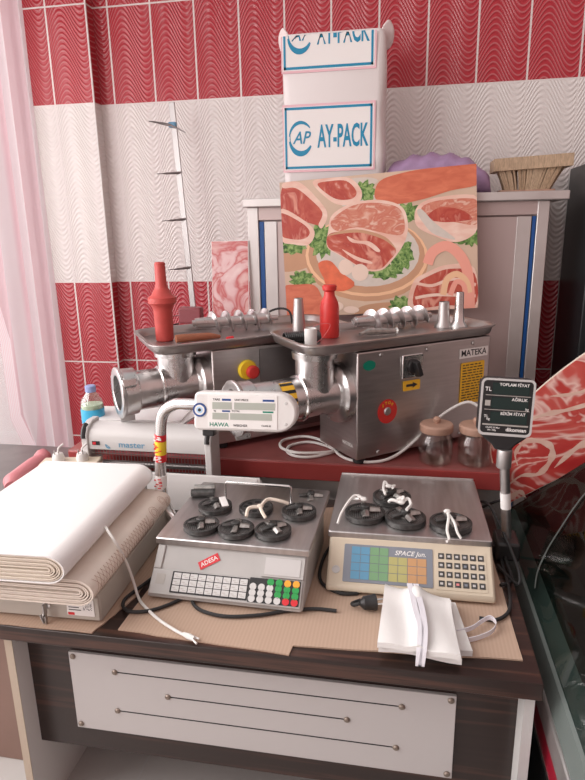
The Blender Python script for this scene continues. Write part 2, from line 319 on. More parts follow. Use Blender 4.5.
# curtain at the window
b = B(); NY, NZ = 220, 14; b.uv = []
vs = []; 
for j in range(NZ+1):
    z = .62+(2.72-.62)*j/NZ
    for i in range(NY+1):
        t = i/NY; ya = 2.07-.33*max(0, z-1.24)/1.1-.05*(z < 1.24) if False else (2.03 if z < .9 else 1.965 if z < 1.3 else 1.965-.62*(z-1.3)/1.2); y0_ = 1.22+t*1.13; y = max(y0_, ya+.0004*i)
        am = .026
        x = -1.46+am*math.sin(t*2*PI*13+.10*math.sin(j*.5))+.014*math.sin(t*2*PI*5.3+j*.03)
        if y0_ < ya+.0004*i: x = -1.46
        vs.append((x, y, z)); b.uv.append((t*1.0, j/NZ))
b.add(vs, [(j*(NY+1)+i, j*(NY+1)+i+1, (j+1)*(NY+1)+i+1, (j+1)*(NY+1)+i) for j in range(NZ) for i in range(NY)])
o = obj('curtain', b, 'curtain'); tag(o, 'sheer pink and white striped curtain hanging at the window on the left', 'curtain')

# ------------------------------------------------------------------ counter
ct = thing('service_counter', 'dark wood laminate counter with a white grooved front panel under the scales', 'counter', (-.3, 1.3, FZ))
ct.location = (0, 0, 0)
obj('countertop', B().b2(-1.0, .262, .955, 1.655, .785, CT), 'laminate', ct, bev=.0015)
obj('front_board', B().b2(-.795, .236, 1.018, 1.036, .470, .785), 'laminate', ct)
b = B(); b.b2(-.693, .122, 1.010, 1.018, .530, .727); gp = obj('grooved_panel', b, 'panel_white', ct, bev=.001, label='white panel with three engraved lines')
b = B()
for x0, x1, z in ((-.588, .019, .689), (-.471, -.089, .642), (-.591, .010, .589)):
    b.b2(x0, x1, 1.0093, 1.0101, z-.0012, z+.0012)
obj('groove', b, 'ink', gp, smooth=False)
for x, z in ((-.588, .689), (.019, .689), (-.471, .642), (-.089, .642), (-.591, .589), (.010, .589), (-.683, .717), (.112, .717), (-.683, .541), (.112, .541)):
    obj('screw', B().lathe([(.0065, 0), (.0065, .0025), (.004, .005), (0, .0055)], 14, (x, 1.0105, z), (0, -1, 0)), 'screw_brass', gp)
for x0, x1 in ((-.813, -.795), (.236, .254)):
    b = B(); b.b2(x0, x1, .972, 1.62, FZ, .785); sp = obj('side_panel', b, 'white_paint', ct)
    obj('edge_strip', B().b2(x0, x1, .9705, .9722, FZ, .785), 'mdf' if x0 < 0 else 'light_grey', sp, smooth=False)
# wooden door leaf at far left, below the counter end
b = B(); b.b2(-1.30, -.93, 1.12, 1.16, FZ, .775); tag(obj('wooden_board', b, 'brown_door', bev=.003), 'brown wooden board standing behind the left end of the counter', 'board')

# ------------------------------------------------------------------ red bench behind
bn = thing('work_bench', 'red topped work bench carrying the two meat grinders', 'bench', (0, 0, 0))
obj('bench_top', B().b2(-1.06, .305, 1.68, 2.40, .872, BT), ['red_top'], bn, bev=.004, label='worn red bench top')
obj('front_rail', B().b2(-1.055, .30, 1.676, 1.70, .868, .921), 'red_bench', bn, bev=.002, label='bright red front band')
obj('body', B().b2(-1.05, .295, 1.69, 2.38, FZ+.1, .868), 'steel_dull', bn, bev=.002)
for x in (-1.03, .24):
    for y in (1.75, 2.3): obj('leg', B().b2(x-.02, x+.02, y-.02, y+.02, FZ, FZ+.1), 'steel_dull', bn)

# ------------------------------------------------------------------ steel cabinet behind
cb = thing('steel_cabinet', 'tall stainless steel cabinet with blue edged doors behind the grinders', 'cabinet', (0, 0, 0))
X0, X1, CY = -.628, .512, 2.43
obj('body', B().b2(X0+.02, X1-.02, CY+.02, 2.80, FZ+.06, 1.69), 'cab_steel', cb, bev=.002)
obj('top_plate', B().b2(X0-.008, X1+.060, CY-.03, 2.82, 1.690, 1.722), 'cab_frame', cb, bev=.004)
obj('header', B().b2(X0+.005, X1, CY-.004, CY+.02, 1.64, 1.690), 'cab_steel', cb, bev=.002)
for x0, x1 in ((X0+.005, X0+.050), (X1-.042, X1)): obj('post', B().b2(x0, x1, CY-.008, CY+.03, FZ, 1.69), 'cab_frame', cb, bev=.003)
for x0, x1 in ((X0+.052, X0+.070), (X1-.056, X1-.044)): obj('edge_film', B().b2(x0, x1, CY-.002, CY+.01, FZ+.1, 1.635), 'blue_film', cb, label='blue protective film strip')
for x0, x1 in ((X0+.073, -.045), (-.04, X1-.060)):
    d = obj('door', B().b2(x0, x1, CY, CY+.018, FZ+.1, 1.635), 'cab_steel', cb, bev=.002)
    obj('door_fold', B().b2(x1-.05 if x0 > -.1 else x0, x1 if x0 > -.1 else x0+.05, CY-.005, CY, FZ+.1, 1.635), 'cab_frame', d, bev=.001)
    obj('handle', B().tube([(-.0425+(.03 if x0 > -.1 else -.03), CY, 1.15), (-.0425+(.03 if x0 > -.1 else -.03), CY-.03, 1.16), (-.0425+(.03 if x0 > -.1 else -.03), CY-.03, 1.26), (-.0425+(.03 if x0 > -.1 else -.03), CY, 1.27)], .005), 'steel_bright', d)

# pack of foam trays
pk = thing('foam_tray_pack', 'tall white plastic wrapped pack with blue AY-PACK print on top of the cabinet', 'package', (-.285, 2.555, 1.722))
b = B(); rings = []
for z, sx_, sy_ in ((0, .17, .08), (.01, .188, .095), (.15, .197, .10), (.30, .190, .10), (.45, .196, .10), (.555, .192, .098), (.582, .184, .085), (.590, .165, .06)):
    rr = rrect(-sx_, sx_, -sy_, sy_, .03, 5)
    rings.append([V3((x*(1+.012*math.sin(9*z+i)), y*(1+.02*math.sin(i*1.7+z*20)), z)) for i, (x, y) in enumerate(rr)])
b.loft(rings); wr = obj('wrapping', b, 'pack_white', pk, ang=60)
for sgn, hh in ((-1, .60), (1, .60)):
    b = B(); q = [V3((sgn*.15, -.02, hh-.03)), V3((sgn*.185, -.05, hh+.01)), V3((sgn*.20, -.03, hh+.035)), V3((sgn*.225, -.02, hh+.0)), V3((sgn*.222, 0, hh-.05)), V3((sgn*.19, .01, hh-.09))]
    b.add([p+V3((0, d_, 0)) for d_ in (-.012, .012) for p in q], [(0, 1, 2, 3, 4, 5), (11, 10, 9, 8, 7, 6)]+[(i, (i+1) % 6, 6+(i+1) % 6, 6+i) for i in range(6)])
    obj('wrap_ear', b, 'pack_film', wr, sub=2)
def pack_panel(z0, z1, crop=None):
    F = frame((0, -.1035, 0), (1, 0, 0), (0, 0, 1)); b = B(F)
    b.k = 0; b.b2(-.193, .160, z0-.012, z1+.010 if not crop else crop, -.001, .0005)
    b.k = 1; b.b2(-.188, .154, z0-.004, z1+.002 if not crop else crop, .0003, .0010)
    b.k = 2
    zt = z1 if not crop else crop
    b.b2(-.184, .149, z0, z0+.009, .001, .0018); b.b2(-.184, -.176, z0, zt, .001, .0018); b.b2(.141, .149, z0, zt, .001, .0018)
    if not crop: b.b2(-.184, .149, z1-.009, z1, .001, .0018)
    cz = (z0+z1)/2
    b.text('AY-PACK', .112, .038, cz, .0015, .0004, xs=.41, ymax=crop, bold=.022)
    # round emblem: an open ring with a leaf like AP monogram
    for r0, r1, a0, a1 in ((.040, .050, 40, 172), (.036, .052, 190, 330), (.041, .044, 168, 194)):
        n = 20; vs = []
        for i in range(n+1):
            a = math.radians(a0+(a1-a0)*i/n); th = math.sin(PI*i/n)*.6+.4
            for r in (r0+(r1-r0)*(1-th)*.5, r1-(r1-r0)*(1-th)*.5):
                y_ = cz+r*math.sin(a)*1.25
                if crop: y_ = min(y_, crop)
                vs.append((-.122+r*math.cos(a), y_, .0018))
        b.add(vs, [(2*i, 2*i+1, 2*i+3, 2*i+2) for i in range(n)])
    b.text('AP', .062, -.122, cz, .0015, .0004, ymax=crop, shear=.3, xs=.85)
    return obj('print', b, ['pack_pink', 'label_white', 'pack_blue'], wr, smooth=False)
pack_panel(.108, .328); pack_panel(.458, .688, .572)
b = B()   # purple bag
N1, N2 = 28, 14; rings = []
for i in range(N1+1):
    t = i/N1; x = -.20+.42*t; h = .165*(math.sin(PI*min(1, t*1.02+.02))**.22)*(1-.12*t)+.0; h = max(h, .004)
    if t > .72: h *= 1-(t-.72)*1.1
    rings.append([V3((x, .085*math.cos(a)*min(1, h*12), max(0.0, h*.5+h*.5*math.sin(a))*(1+.05*math.sin(i*1.3+a*3)))) for a in [2*PI*j/N2 for j in range(N2)]])
b.loft(rings); o = obj('purple_bag', b, 'purple', ang=80); o.location = (.115, 2.56, 1.722); tag(o, 'pale purple plastic bag lying on the cabinet beside the tall pack', 'bag')
# bristle brush bundle
br = thing('bristle_bundle', 'brown bundle of stiff bristles lying on the right end of the cabinet top', 'brush', (.445, 2.56, 1.722))
b = B()
for i in range(150):
    t = random.random(); l = random.choice((0, 1, 2)); x0 = -.075+.16*t; x1 = -.13+.29*t; y0 = -.04+l*.04; z1 = .118+.014*t+random.uniform(-.004, .004)
    b.tube([(x0, y0, .004), (x0*.6+x1*.4, y0-.01, .06), (x1, y0-.012, z1)], [.0035, .0035, .003], 4, smooth=3)
o = obj('bristles', b, 'bristle', br); o['kind'] = 'stuff'
b = B(); b.loft([[V3((-.128+.0*z, -.07, z)), V3((.150, -.07, z+.012)), V3((.150, .06, z+.012)), V3((-.128, .06, z))] for z in (.078, .122)]); obj('binding', b, 'bristle', br)
b = B(); b.box((.0, 0, .006), (.20, .09, .012)); obj('base', b, 'wood_lid', br, bev=.003)

# dark tall cabinet at the right
dk = thing('dark_tall_cabinet', 'tall black cabinet standing at the right edge beside the steel cabinet', 'cabinet', (0, 0, 0))
obj('body', B().b2(.658, 1.4, 2.42, 2.80, FZ, 1.825), 'dark_panel', dk, bev=.004)
b = B(); b.b2(.68, 1.38, 2.405, 2.42, FZ+.08, 1.62); obj('door', b, 'dark_panel', dk, bev=.004)
obj('header', B().b2(.68, 1.38, 2.405, 2.42, 1.63, 1.81), 'dark_panel', dk, bev=.003)

# ------------------------------------------------------------------ glass display case on the right
dc = thing('display_case', 'refrigerated glass display case along the right side of the counter', 'display case', (0, 0, 0))
obj('base', B().b2(.292, 1.15, .30, 1.70, FZ, .61), 'dark_panel', dc, bev=.003)
obj('lower_rail', B().b2(.286, .30, .30, 1.70, .605, .618), 'steel_bright', dc, bev=.001)
obj('red_band', B().b2(.288, .31, .30, 1.70, .618, .672), 'red_case', dc, label='deep red band')
obj('upper_rail', B().b2(.284, .312, .30, 1.70, .672, .728), 'steel_dull', dc, bev=.004)
prof = [(.302, .79), (.40, .868), (.52, .966), (.66, 1.08), (.80, 1.19)]
b = B(); b.loft([[V3((x, y, z)) for x, z in prof+[(x+.004, z-.005) for x, z in prof[::-1]]] for y in (.32, 1.70)]); obj('glass_front', b, 'case_glass', dc)
b = B(); b.loft([[V3((x, y, z)) for x, z in ((.290, .728), (.47, .70), (.47, .71), (.352, .818), (.296, .785))] for y in (.33, 1.69)]); obj('sill', b, 'green_grey', dc)
obj('inner_shelf', B().b2(.47, 1.12, .33, 1.69, .66, .69), 'dark_inside', dc)
obj('back_wall', B().b2(1.12, 1.15, .30, 1.70, .66, 1.2), 'dark_inside', dc)
obj('end_wall', B().loft([[V3((x, y, z)) for x, z in ((.31, .66), (1.12, .66), (1.12, 1.17), (.80, 1.18), (.31, .79))] for y in (1.69, 1.71)]), 'dark_inside', dc)
b = B(); b.tube([(.60, 1.62, 1.035), (.487, 1.554, .943), (.444, 1.514, .909), (.399, 1.458, .872), (.362, 1.407, .843), (.329, 1.346, .818), (.312, 1.290, .803)], .0016, 8, smooth=6); obj('glass_edge', b, 'green_grey', dc)
for i, (x, y, c) in enumerate(((.62, 1.42, 'meat_dark'), (.80, 1.40, 'meat_dark'), (.64, 1.12, 'green_grey'), (.85, 1.10, 'green_grey'), (.66, .82, 'steel_dark'))):
    t = thing('display_tray', ['dark red meat tray at the far end inside the glass case', 'red meat tray at the far right corner inside the case', 'grey tray in the middle of the glass case', 'grey tray against the back of the glass case', 'empty dark tray at the near end of the glass case'][i], 'tray', (x, y, .69), 0, 'trays inside the glass case')
    b = B(); b.loft([[V3((a, d, z)) for a, d in rrect(-sx_, sx_, -sy_, sy_, .02)] for sx_, sy_, z in ((.065, .10, 0), (.08, .12, .03), (.074, .114, .03), (.06, .095, .006))]); obj('pan', b, 'tray_dark', t)
    if i < 4: obj('filling', B().sphere((0, 0, .012), .06, 12, (1, 1.5, .5)), c, t)
# large curved meat picture board
o1 = [(.0, .0)]
pb = thing('meat_picture_board', 'large curved board printed with raw marbled meat behind the glass case', 'sign', (.313, 1.745, .79))
pxy = [(.0, .0), (-.036, .110), (-.050, .195), (.005, .290), (.075, .372), (.145, .440), (.225, .505), (.33, .575), (.52, .66), (.52, .40), (.245, .160), (.12, .080)]
F = frame((0, 0, 0), (1, 0, 0), (0, 0, 1)); b = B(F)
pts = [(p.x, p.y) for p in smooth_path([(x, y, 0) for x, y in pxy[1:9]], 6)]+[pxy[9], pxy[10], pxy[11], pxy[0]]
b.k = 0; b.prism(pts, -.006, 0); obj('board', b, 'paper_edge', pb, smooth=False)
cx_, cy_ = .17, .26
b = B(F); b.prism([(cx_+(x-cx_)*.985, cy_+(y-cy_)*.985) for x, y in pts], 0, .001); pr_ = obj('print', b, 'marble', pb, smooth=False)
b = B(F)
for path, wd in (([(.0, .06), (.04, .10), (.09, .11), (.12, .16), (.11, .20), (.05, .21), (.02, .17), (.03, .13)], .010), ([(.13, .13), (.19, .20), (.24, .22), (.30, .30)], .012), ([(.02, .26), (.09, .29), (.16, .31), (.30, .36)], .008), ([(.10, .345), (.18, .36), (.30, .42)], .006), ([(-.02, .09), (.01, .03), (.04, .05), (.06, .03)], .009)):
    P = smooth_path([(x, y, 0) for x, y in path], 5); vs = []
    for i, p in enumerate(P):
        t = (P[min(i+1, len(P)-1)]-P[max(i-1, 0)]).normalized(); nrm = V3((-t.y, t.x, 0))*wd*(.6+.5*math.sin(i*.7)**2)*math.sin(PI*(i+.6)/(len(P)+.2))
        vs += [p+nrm+V3((0, 0, .0016)), p-nrm+V3((0, 0, .0016))]
    b.add(vs, [(2*i, 2*i+1, 2*i+3, 2*i+2) for i in range(len(P)-1)])
obj('fat_streak', b, 'fat', pr_, smooth=False)
obj('strut', B().b2(.18, .20, .0, .02, -.05, .20), 'steel_dull', pb)

# ------------------------------------------------------------------ poster with meat on a board
PW, PH = .722, .512
po = thing('meat_poster', 'wide poster of raw meat cuts on a wooden board leaning on the steel cabinet', 'poster', (-.450, 2.325, 1.268))
po.rotation_euler = (math.radians(-6), math.radians(-3.4), 0)
F = frame((0, 0, 0), (1, 0, 0), (0, 0, 1))
obj('board', B(F).b2(0, PW, 0, PH, -.006, 0), 'label_white', po, smooth=False)
a0, a1, b0, b1 = 384, -35, 14, 275; det = a0*b1-a1*b0
def pt(x, y):
    dx, dy = x+8, y-45; u = (dx*b1-dy*b0)/det; v = (a0*dy-a1*dx)/det
    return max(0, min(1, u))*PW, max(0, min(1, 1-v))*PH
mats = ['table_cream', 'wood_plate', 'plate_white', 'meat_a', 'meat_b', 'meat_or', 'fat', 'greens', 'tomato', 'egg', 'arch_pink', 'arch_peach']
b = B(F); lay = [0]; obj('mount', B(F).b2(PW/2-.03, PW/2+.03, PH-.03, PH-.01, -.03, -.006), 'steel_dull', po)
def shape(k, pts, sm=True, irregular=0):
    lay[0] += 1; z = .0003+lay[0]*.00004
    P = smooth_path([(x, y, 0) for x, y in pts], 5, True) if sm else [V3((x, y, 0)) for x, y in pts]
    if irregular: 
        c = sum(P, V3())/len(P); P = [c+(p-c)*(1+irregular*math.sin(i*2.1)*random.uniform(.4, 1)) for i, p in enumerate(P)]
    vs = [(*pt(p.x, p.y), z) for p in P]; b.k = k; b.add(vs, [tuple(range(len(vs)))])
def ell(k, cx, cy, rx, ry, irr=0, n=28): shape(k, [(cx+rx*math.cos(2*PI*i/n), cy+ry*math.sin(2*PI*i/n)) for i in range(n)], False, irr)
b.k = 0; b.add([(0, 0, .0002), (PW, 0, .0002), (PW, PH, .0002), (0, PH, .0002)], [(0, 1, 2, 3)])
ell(1, -5, 195, 70, 30); shape(1, [(150, 300), (180, 285), (250, 280), (300, 300), (280, 330), (160, 330)]); shape(2, [(120, 45), (160, 35), (190, 40), (180, 60), (240, 90), (200, 110), (120, 90)])
ell(1, 168, 196, 124, 84); ell(11, 168, 190, 123, 80); ell(1, 168, 188, 117, 76); ell(2, 170, 182, 104, 68)
for c in ((165, 62, 22, 20), (250, 102, 26, 18), (78, 158, 24, 34), (235, 185, 26, 34), (205, 218, 34, 16), (350, 150, 30, 12), (15, 172, 30, 16), (38, 240, 26, 18), (242, 285, 24, 18), (372, 145, 16, 20)): ell(7, *c, .28)
shape(3, [(0, 50), (28, 50), (58, 72), (84, 104), (78, 128), (50, 124), (20, 112), (-8, 104)]); shape(6, [(0, 46), (32, 44), (64, 70), (90, 104), (80, 134), (72, 128), (80, 104), (56, 78), (26, 56), (0, 56)])
shape(6, [(60, 44), (90, 36), (134, 36), (158, 60), (152, 84), (112, 88), (82, 70)]); shape(3, [(70, 48), (94, 42), (128, 42), (148, 62), (140, 76), (112, 78), (88, 66)])
shape(6, [(-8, 98), (40, 118), (64, 142), (52, 168), (20, 168), (-8, 158)]); shape(3, [(-8, 106), (36, 124), (54, 142), (44, 156), (18, 158), (-8, 148)])
shape(5, [(184, 72), (194, 42), (240, 26), (300, 16), (382, 6), (384, 46), (330, 60), (280, 76), (230, 86), (200, 82)])
shape(6, [(268, 90), (310, 72), (384, 72), (384, 132), (346, 158), (300, 146), (266, 126)]); shape(4, [(276, 92), (312, 78), (384, 78), (384, 122), (340, 120), (290, 110)]); shape(3, [(286, 112), (310, 92), (350, 96), (372, 112), (350, 118), (314, 120)]); shape(2, [(268, 104), (276, 96), (300, 120), (340, 150), (330, 152), (296, 140)])
shape(6, [(92, 140), (100, 108), (138, 86), (190, 78), (236, 90), (250, 122), (246, 156), (226, 190), (200, 216), (165, 216), (118, 190), (90, 172)])
shape(4, [(98, 120), (140, 90), (190, 84), (232, 94), (244, 124), (236, 146), (190, 140), (150, 132), (110, 140)])
shape(3, [(92, 148), (120, 140), (160, 138), (205, 152), (228, 176), (216, 196), (196, 214), (162, 212), (118, 188), (92, 172)])
shape(1, [(90, 150), (120, 139), (160, 137), (206, 150), (228, 174), (204, 156), (160, 143), (120, 145)]); shape(6, [(130, 150), (150, 158), (176, 160), (196, 176), (190, 180), (168, 166), (140, 162)]); shape(6, [(120, 176), (150, 190), (180, 200), (176, 204), (146, 196)])
shape(8, [(72, 206), (96, 200), (118, 222), (146, 244), (112, 254), (84, 236)]); shape(8, [(84, 236), (112, 240), (146, 246), (126, 260), (96, 258)])
ell(9, 128, 212, 15, 16); ell(9, 157, 222, 17, 17)
shape(5, [(-8, 262), (30, 250), (70, 256), (82, 320), (-8, 330)]); ell(9, 108, 292, 16, 10); ell(9, 140, 298, 16, 7)
shape(6, [(262, 240), (290, 218), (330, 202), (380, 208), (388, 290), (330, 290), (258, 298)]); shape(3, [(270, 244), (296, 224), (334, 210), (380, 218), (384, 280), (330, 282), (268, 288)])
def arch(k, path, wd):
    P = smooth_path([(x, y, 0) for x, y in path], 6); L_, R_ = [], []
    for i, p in enumerate(P):
        t = (P[min(i+1, len(P)-1)]-P[max(i-1, 0)]).normalized(); L_.append((p.x-t.y*wd, p.y+t.x*wd)); R_.append((p.x+t.y*wd, p.y-t.x*wd))
    shape(k, L_+R_[::-1], False)
arch(6, [(268, 240), (300, 244), (340, 230), (384, 240)], 3); arch(6, [(268, 270), (310, 262), (384, 262)], 3)
arch(10, [(290, 202), (300, 178), (326, 166), (352, 184), (368, 220), (374, 288)], 10)
arch(11, [(322, 262), (328, 232), (346, 220), (364, 232), (372, 256)], 6); arch(10, [(336, 262), (346, 236), (362, 244), (366, 288)], 5)
obj('print', b, mats, po, smooth=False)
# small poster at left
sp = thing('small_meat_picture', 'small glossy pink meat picture leaning behind the left grinder tray', 'poster', (-.775, 2.385, 1.235)); sp.rotation_euler = (math.radians(-5), 0, 0)
obj('board', B(F).b2(0, .155, 0, .33, -.004, 0), 'label_white', sp, smooth=False); obj('print', B(F).b2(.002, .153, .002, .328, 0, .0006), 'pinkart', sp, smooth=False)

# ------------------------------------------------------------------ hook rail
hr = thing('hook_rail', 'upright steel hook rail with short spikes leaning on the tiled wall', 'rail', (0, 0, 0))
pb_, pt_ = V3((-.925, 2.62, BT)), V3((-1.002, 2.66, 2.135))
obj('stand', B().b2(-1.06, -.80, 2.5, 2.72, FZ, .925), 'steel_dull', hr, bev=.003)
b = B(); ax = (pt_-pb_).normalized(); Fr = frame(pb_, (1, 0, .06), ax); L_ = (pt_-pb_).length
b.M = Fr; b.b2(-.013, .013, 0, L_, -.004, .004); obj('bar', b, 'bar_steel', hr, bev=.002)
for zz, kind in ((2.045, 2), (1.848, 0), (1.653, 0), (1.444, 0), (1.24, 0)):
    p = pb_+(pt_-pb_)*((zz-BT)/(2.135-BT))
    if kind == 2: b = B().tube([p+V3((-.088, -.05, .012)), p+V3((-.04, -.02, .005)), p+V3((.0, -.012, -.004)), p+V3((.06, -.02, -.035))], [.002, .006, .006, .002], 6); obj('spike', b, 'steel_dark', hr); b = B().box(p+V3((0, -.006, .0)), (.034, .02, .022)); obj('tie', b, 'k_blue', hr, bev=.004)
    else: obj('spike', B().tube([p+V3((-.075, -.06, -.004)), p+V3((-.04, -.04, -.002)), p+V3((.0, -.006, .002)), p+V3((.013, 0, .004))], [.002, .005, .006, .006], 6, smooth=3), 'steel_dark', hr)

# ------------------------------------------------------------------ meat grinders
RZ = math.radians(39)
def rquad(C4, inset, r, n=5):
    """rounded quad ring: corners C4 counter-clockwise in (a, b), inset and corner radius"""
    C4 = [V3((x, y, 0)) for x, y in C4]; c = sum(C4, V3())/4; Q = []
    for i in range(4):
        a = (C4[i-1]-C4[i]).normalized(); d = (C4[(i+1) % 4]-C4[i]).normalized(); s = a.cross(d).length; Q.append(C4[i]+(a+d)*inset/s)
    out = []
    for i in range(4):
        a = (Q[i-1]-Q[i]).normalized(); d = (Q[(i+1) % 4]-Q[i]).normalized(); p0, p1, p2 = Q[i]+a*r, Q[i], Q[i]+d*r
        for k in range(n+1): t = k/n; out.append(p0*(1-t)**2+p1*2*t*(1-t)+p2*t*t)
    return out
def grinder(name, label, loc, bodyw, tray, ZR, right):
    g = thing(name, label, 'meat grinder', loc, RZ, 'meat grinders on the bench')
    H0, H1 = .020, ZR-.034-loc[2]
    L = .512
    obj('body', B().b2(0, L, 0, bodyw, H0, H1), 'steel', g, bev=.004)
    for a, c in ((.03, .03), (L-.03, .03), (.03, bodyw-.03), (L-.03, bodyw-.03)): obj('foot', B().lathe([(.016, 0), (.02, .004), (.018, .021)], 16, (a, c, 0)), 'black_rubber', g)
    # tray
    z1 = ZR-loc[2]; zt = z1-.034; b = B()
    ring = lambda ins, r, z: [V3((p.x, p.y, z)) for p in rquad(tray, ins, r)]
    b.loft([ring(.032, .03, zt), ring(.016, .06, zt+.003), ring(.008, .07, zt+.010), ring(.003, .075, z1-.007), ring(-.004, .08, z1-.004), ring(-.004, .08, z1), ring(.006, .075, z1+.001), ring(.012, .07, z1-.005), ring(.020, .06, zt+.012), ring(.05, .03, zt+.006)])
    obj('tray', b, 'tray_steel', g, ang=50)
    # throat and head
    e0_ = .285 if right else .215
    az = 1.135-loc[2]; ay = .092
    b = B(); b.lathe([(.056, 0), (.056, zt-az+.002)], 32, (-.085, ay, az)); b.lathe([(.064, zt-az-.018), (.066, zt-az+.0)], 32, (-.085, ay, az)); obj('throat', b, 'cast_alu', g)
    b = B(); b.lathe([(.086, -.004), (.090, 0), (.090, .022), (.084, .028), (.060, .034), (.058, .07), (.061, .15), (.061, e0_+.015)], 40, (0, ay, az), (-1, 0, 0)); obj('head', b, 'cast_alu', g)
    b = B(); b.lathe([(.0635, .135), (.0675, .138), (.0675, .144), (.0635, .147)], 40, (0, ay, az), (-1, 0, 0)); obj('clamp_ring', b, 'steel_bright', g)
    rn = B(); e0 = .285 if right else .215
    rn.lathe([(.062, e0), (.071, e0+.004), (.072, e0+.045), (.078, e0+.050), (.079, e0+.058), (.066, e0+.060), (.053, e0+.058), (.052, e0+.004)], 40, (0, ay, az), (-1, 0, 0), cap=False)
    for k in range(3):
        t = 2*PI*k/3+.5; c = V3((-(e0+.035), ay+.078*math.cos(t), az+.078*math.sin(t))); R = Matrix.Rotation(t, 3, 'X'); rn.box(c, (.045, .022, .022), R, .8)
    rr_ = obj('ring_nut', rn, 'cast_alu', g, bev=.002)
    b = B(); b.lathe([(.0535, e0+.012), (.0535, e0+.018)], 32, (0, ay, az), (-1, 0, 0)); obj('bore', b, 'hole', rr_)
    return g, az, ay, zt, H0, H1
GL, azL, ayL, ztL, _, _ = grinder('meat_grinder', 'left stainless meat grinder with a red and yellow emergency stop button', (-.572, 1.732, BT), .205, [(-.185, -.02), (.53, -.02), (.56, .35), (-.15, .35)], 1.283, False)
GR, azR, ayR, ztR, H0, H1 = grinder('meat_grinder', 'right stainless meat grinder with a green oval label and black rotary switch', (-.123, 1.657, BT), .207, [(-.165, -.012), (.548, -.012), (.575, .305), (-.135, .31)], 1.300, True)
FA = frame((0, -.0012, 0), (1, 0, 0), (0, 0, 1))   # the long face, seen from the camera
def zl(z): return z-BT
def on_face(name, g, fn, mats, **k): b = B(FA); fn(b); return obj(name, b, mats, g, **k)
on_face('oval_label', GR, lambda b: b.loft([[V3((.040+.021*math.cos(t*PI/12), zl(1.226)+.0145*math.sin(t*PI/12), z)) for t in range(24)] for z in (0, .0012)]), 'green_label', label='green oval label')
def sw(b): b.b2(.155, .233, zl(1.170), zl(1.243), 0, .006)
sp_ = on_face('switch_plate', GR, sw, 'steel_bright', bev=.003)
b = B(FA); b.lathe([(.022, .006), (.022, .014), (.018, .016)], 24, (.194, zl(1.207), 0), (0, 0, 1)); b.box((.197, zl(1.202), .024), (.016, .054, .022), Matrix.Rotation(.35, 3, 'Z'), .85); obj('rotary_knob', b, 'black_plastic', sp_, bev=.002)
for x, z in ((.161, 1.236), (.227, 1.236), (.161, 1.177), (.227, 1.177)): obj('screw', B(FA).lathe([(.003, .006), (.002, .0075)], 8, (x, zl(z), 0), (0, 0, 1)), 'ink', sp_)
def al(b):
    b.k = 0; b.prism(rrect(.163, .227, zl(1.132), zl(1.163), .004), 0, .001)
    b.k = 1; c = zl(1.148); b.add([(.174, c-.004, .0014), (.198, c-.004, .0014), (.198, c-.009, .0014), (.217, c, .0014), (.198, c+.009, .0014), (.198, c+.004, .0014), (.174, c+.004, .0014)], [tuple(range(7))])
on_face('arrow_label', GR, al, ['yellow_label', 'ink'], smooth=False, label='yellow label with a black arrow')
def rl(b):
    b.k = 0; b.loft([[V3((.107+.035*math.cos(t*PI/16), zl(1.080)+.037*math.sin(t*PI/16), z)) for t in range(32)] for z in (0, .0012)])
    b.k = 1; b.lathe([(.013, .0012), (.010, .005), (.0, .006)], 16, (.107, zl(1.080), 0), (0, 0, 1))
    b.k = 2
    for k, ch in enumerate('STOP'): t = PI*.5+.75-k*.5; b.text(ch, .012, .107+.025*math.cos(t), zl(1.080)+.026*math.sin(t), .0016)
on_face('stop_disc', GR, rl, ['red_plastic', 'steel_dull', 'yellow'], label='round red disc with a pale centre')
def mk(b):
    b.k = 0; b.b2(.381, .500, zl(1.205), zl(1.235), 0, .001); b.k = 1; b.text('MATEKA', .027, .440, zl(1.220), .0012, xs=1.02)
on_face('maker_label', GR, mk, ['label_white', 'ink'], smooth=False, label='white label with black capitals')
def yl(b):
    b.k = 0; b.prism(rrect(.390, .489, zl(1.055), zl(1.190), .005), 0, .001); b.k = 1
    for i in range(14):
        z = zl(1.182)-i*.0088; x = .397
        while x < .476: d_ = random.uniform(.006, .02); b.b2(x, min(.482, x+d_), z-.0016, z+.0016, .0011, .0014); x += d_+.005
on_face('warning_label', GR, yl, ['yellow_label', 'ink'], smooth=False, label='yellow label full of small black text')
for x, z in ((.081, 1.252), (.251, 1.250), (.437, 1.250), (.077, .958), (.40, .958)):
    o = on_face('panel_screw', GR, lambda b: b.lathe([(.007, 0), (.005, .003), (0, .0034)], 12, (x, zl(z), 0), (0, 0, 1)), 'steel_dull')
FS = frame((-.0012, 0, 0), (0, -1, 0), (0, 0, 1)); b = B(FS); b.text('MATEKA', .014, -.045, zl(.985), .0005); obj('maker_print', b, 'label_white', GR, smooth=False)
b = B(); b.b2(-.002, 0, .11, .20, zl(.955), zl(1.01)); 
# yellow hazard stickers on the right grinder head
b = B(); 
n = 12
def cyl_patch(b, a0, a1, x0, x1, r):
    vs = []
    for i in range(n+1):
        t = a0+(a1-a0)*i/n
        for x in (x0, x1): vs.append((x, ayR+r*math.cos(t), azR+r*math.sin(t)))
    b.add(vs, [(2*i, 2*i+1, 2*i+3, 2*i+2) for i in range(n)])
b.k = 0; cyl_patch(b, PI*.62, PI*1.25, -.215, -.175, .0622); cyl_patch(b, PI*1.35, PI*1.6, -.27, -.15, .0622)
b.k = 1
for i in range(3): cyl_patch(b, PI*(.64+.13*i), PI*(.69+.13*i), -.215, -.175, .0625)
obj('hazard_sticker', b, ['yellow_label', 'ink'], GR, label='yellow and black hazard stickers')
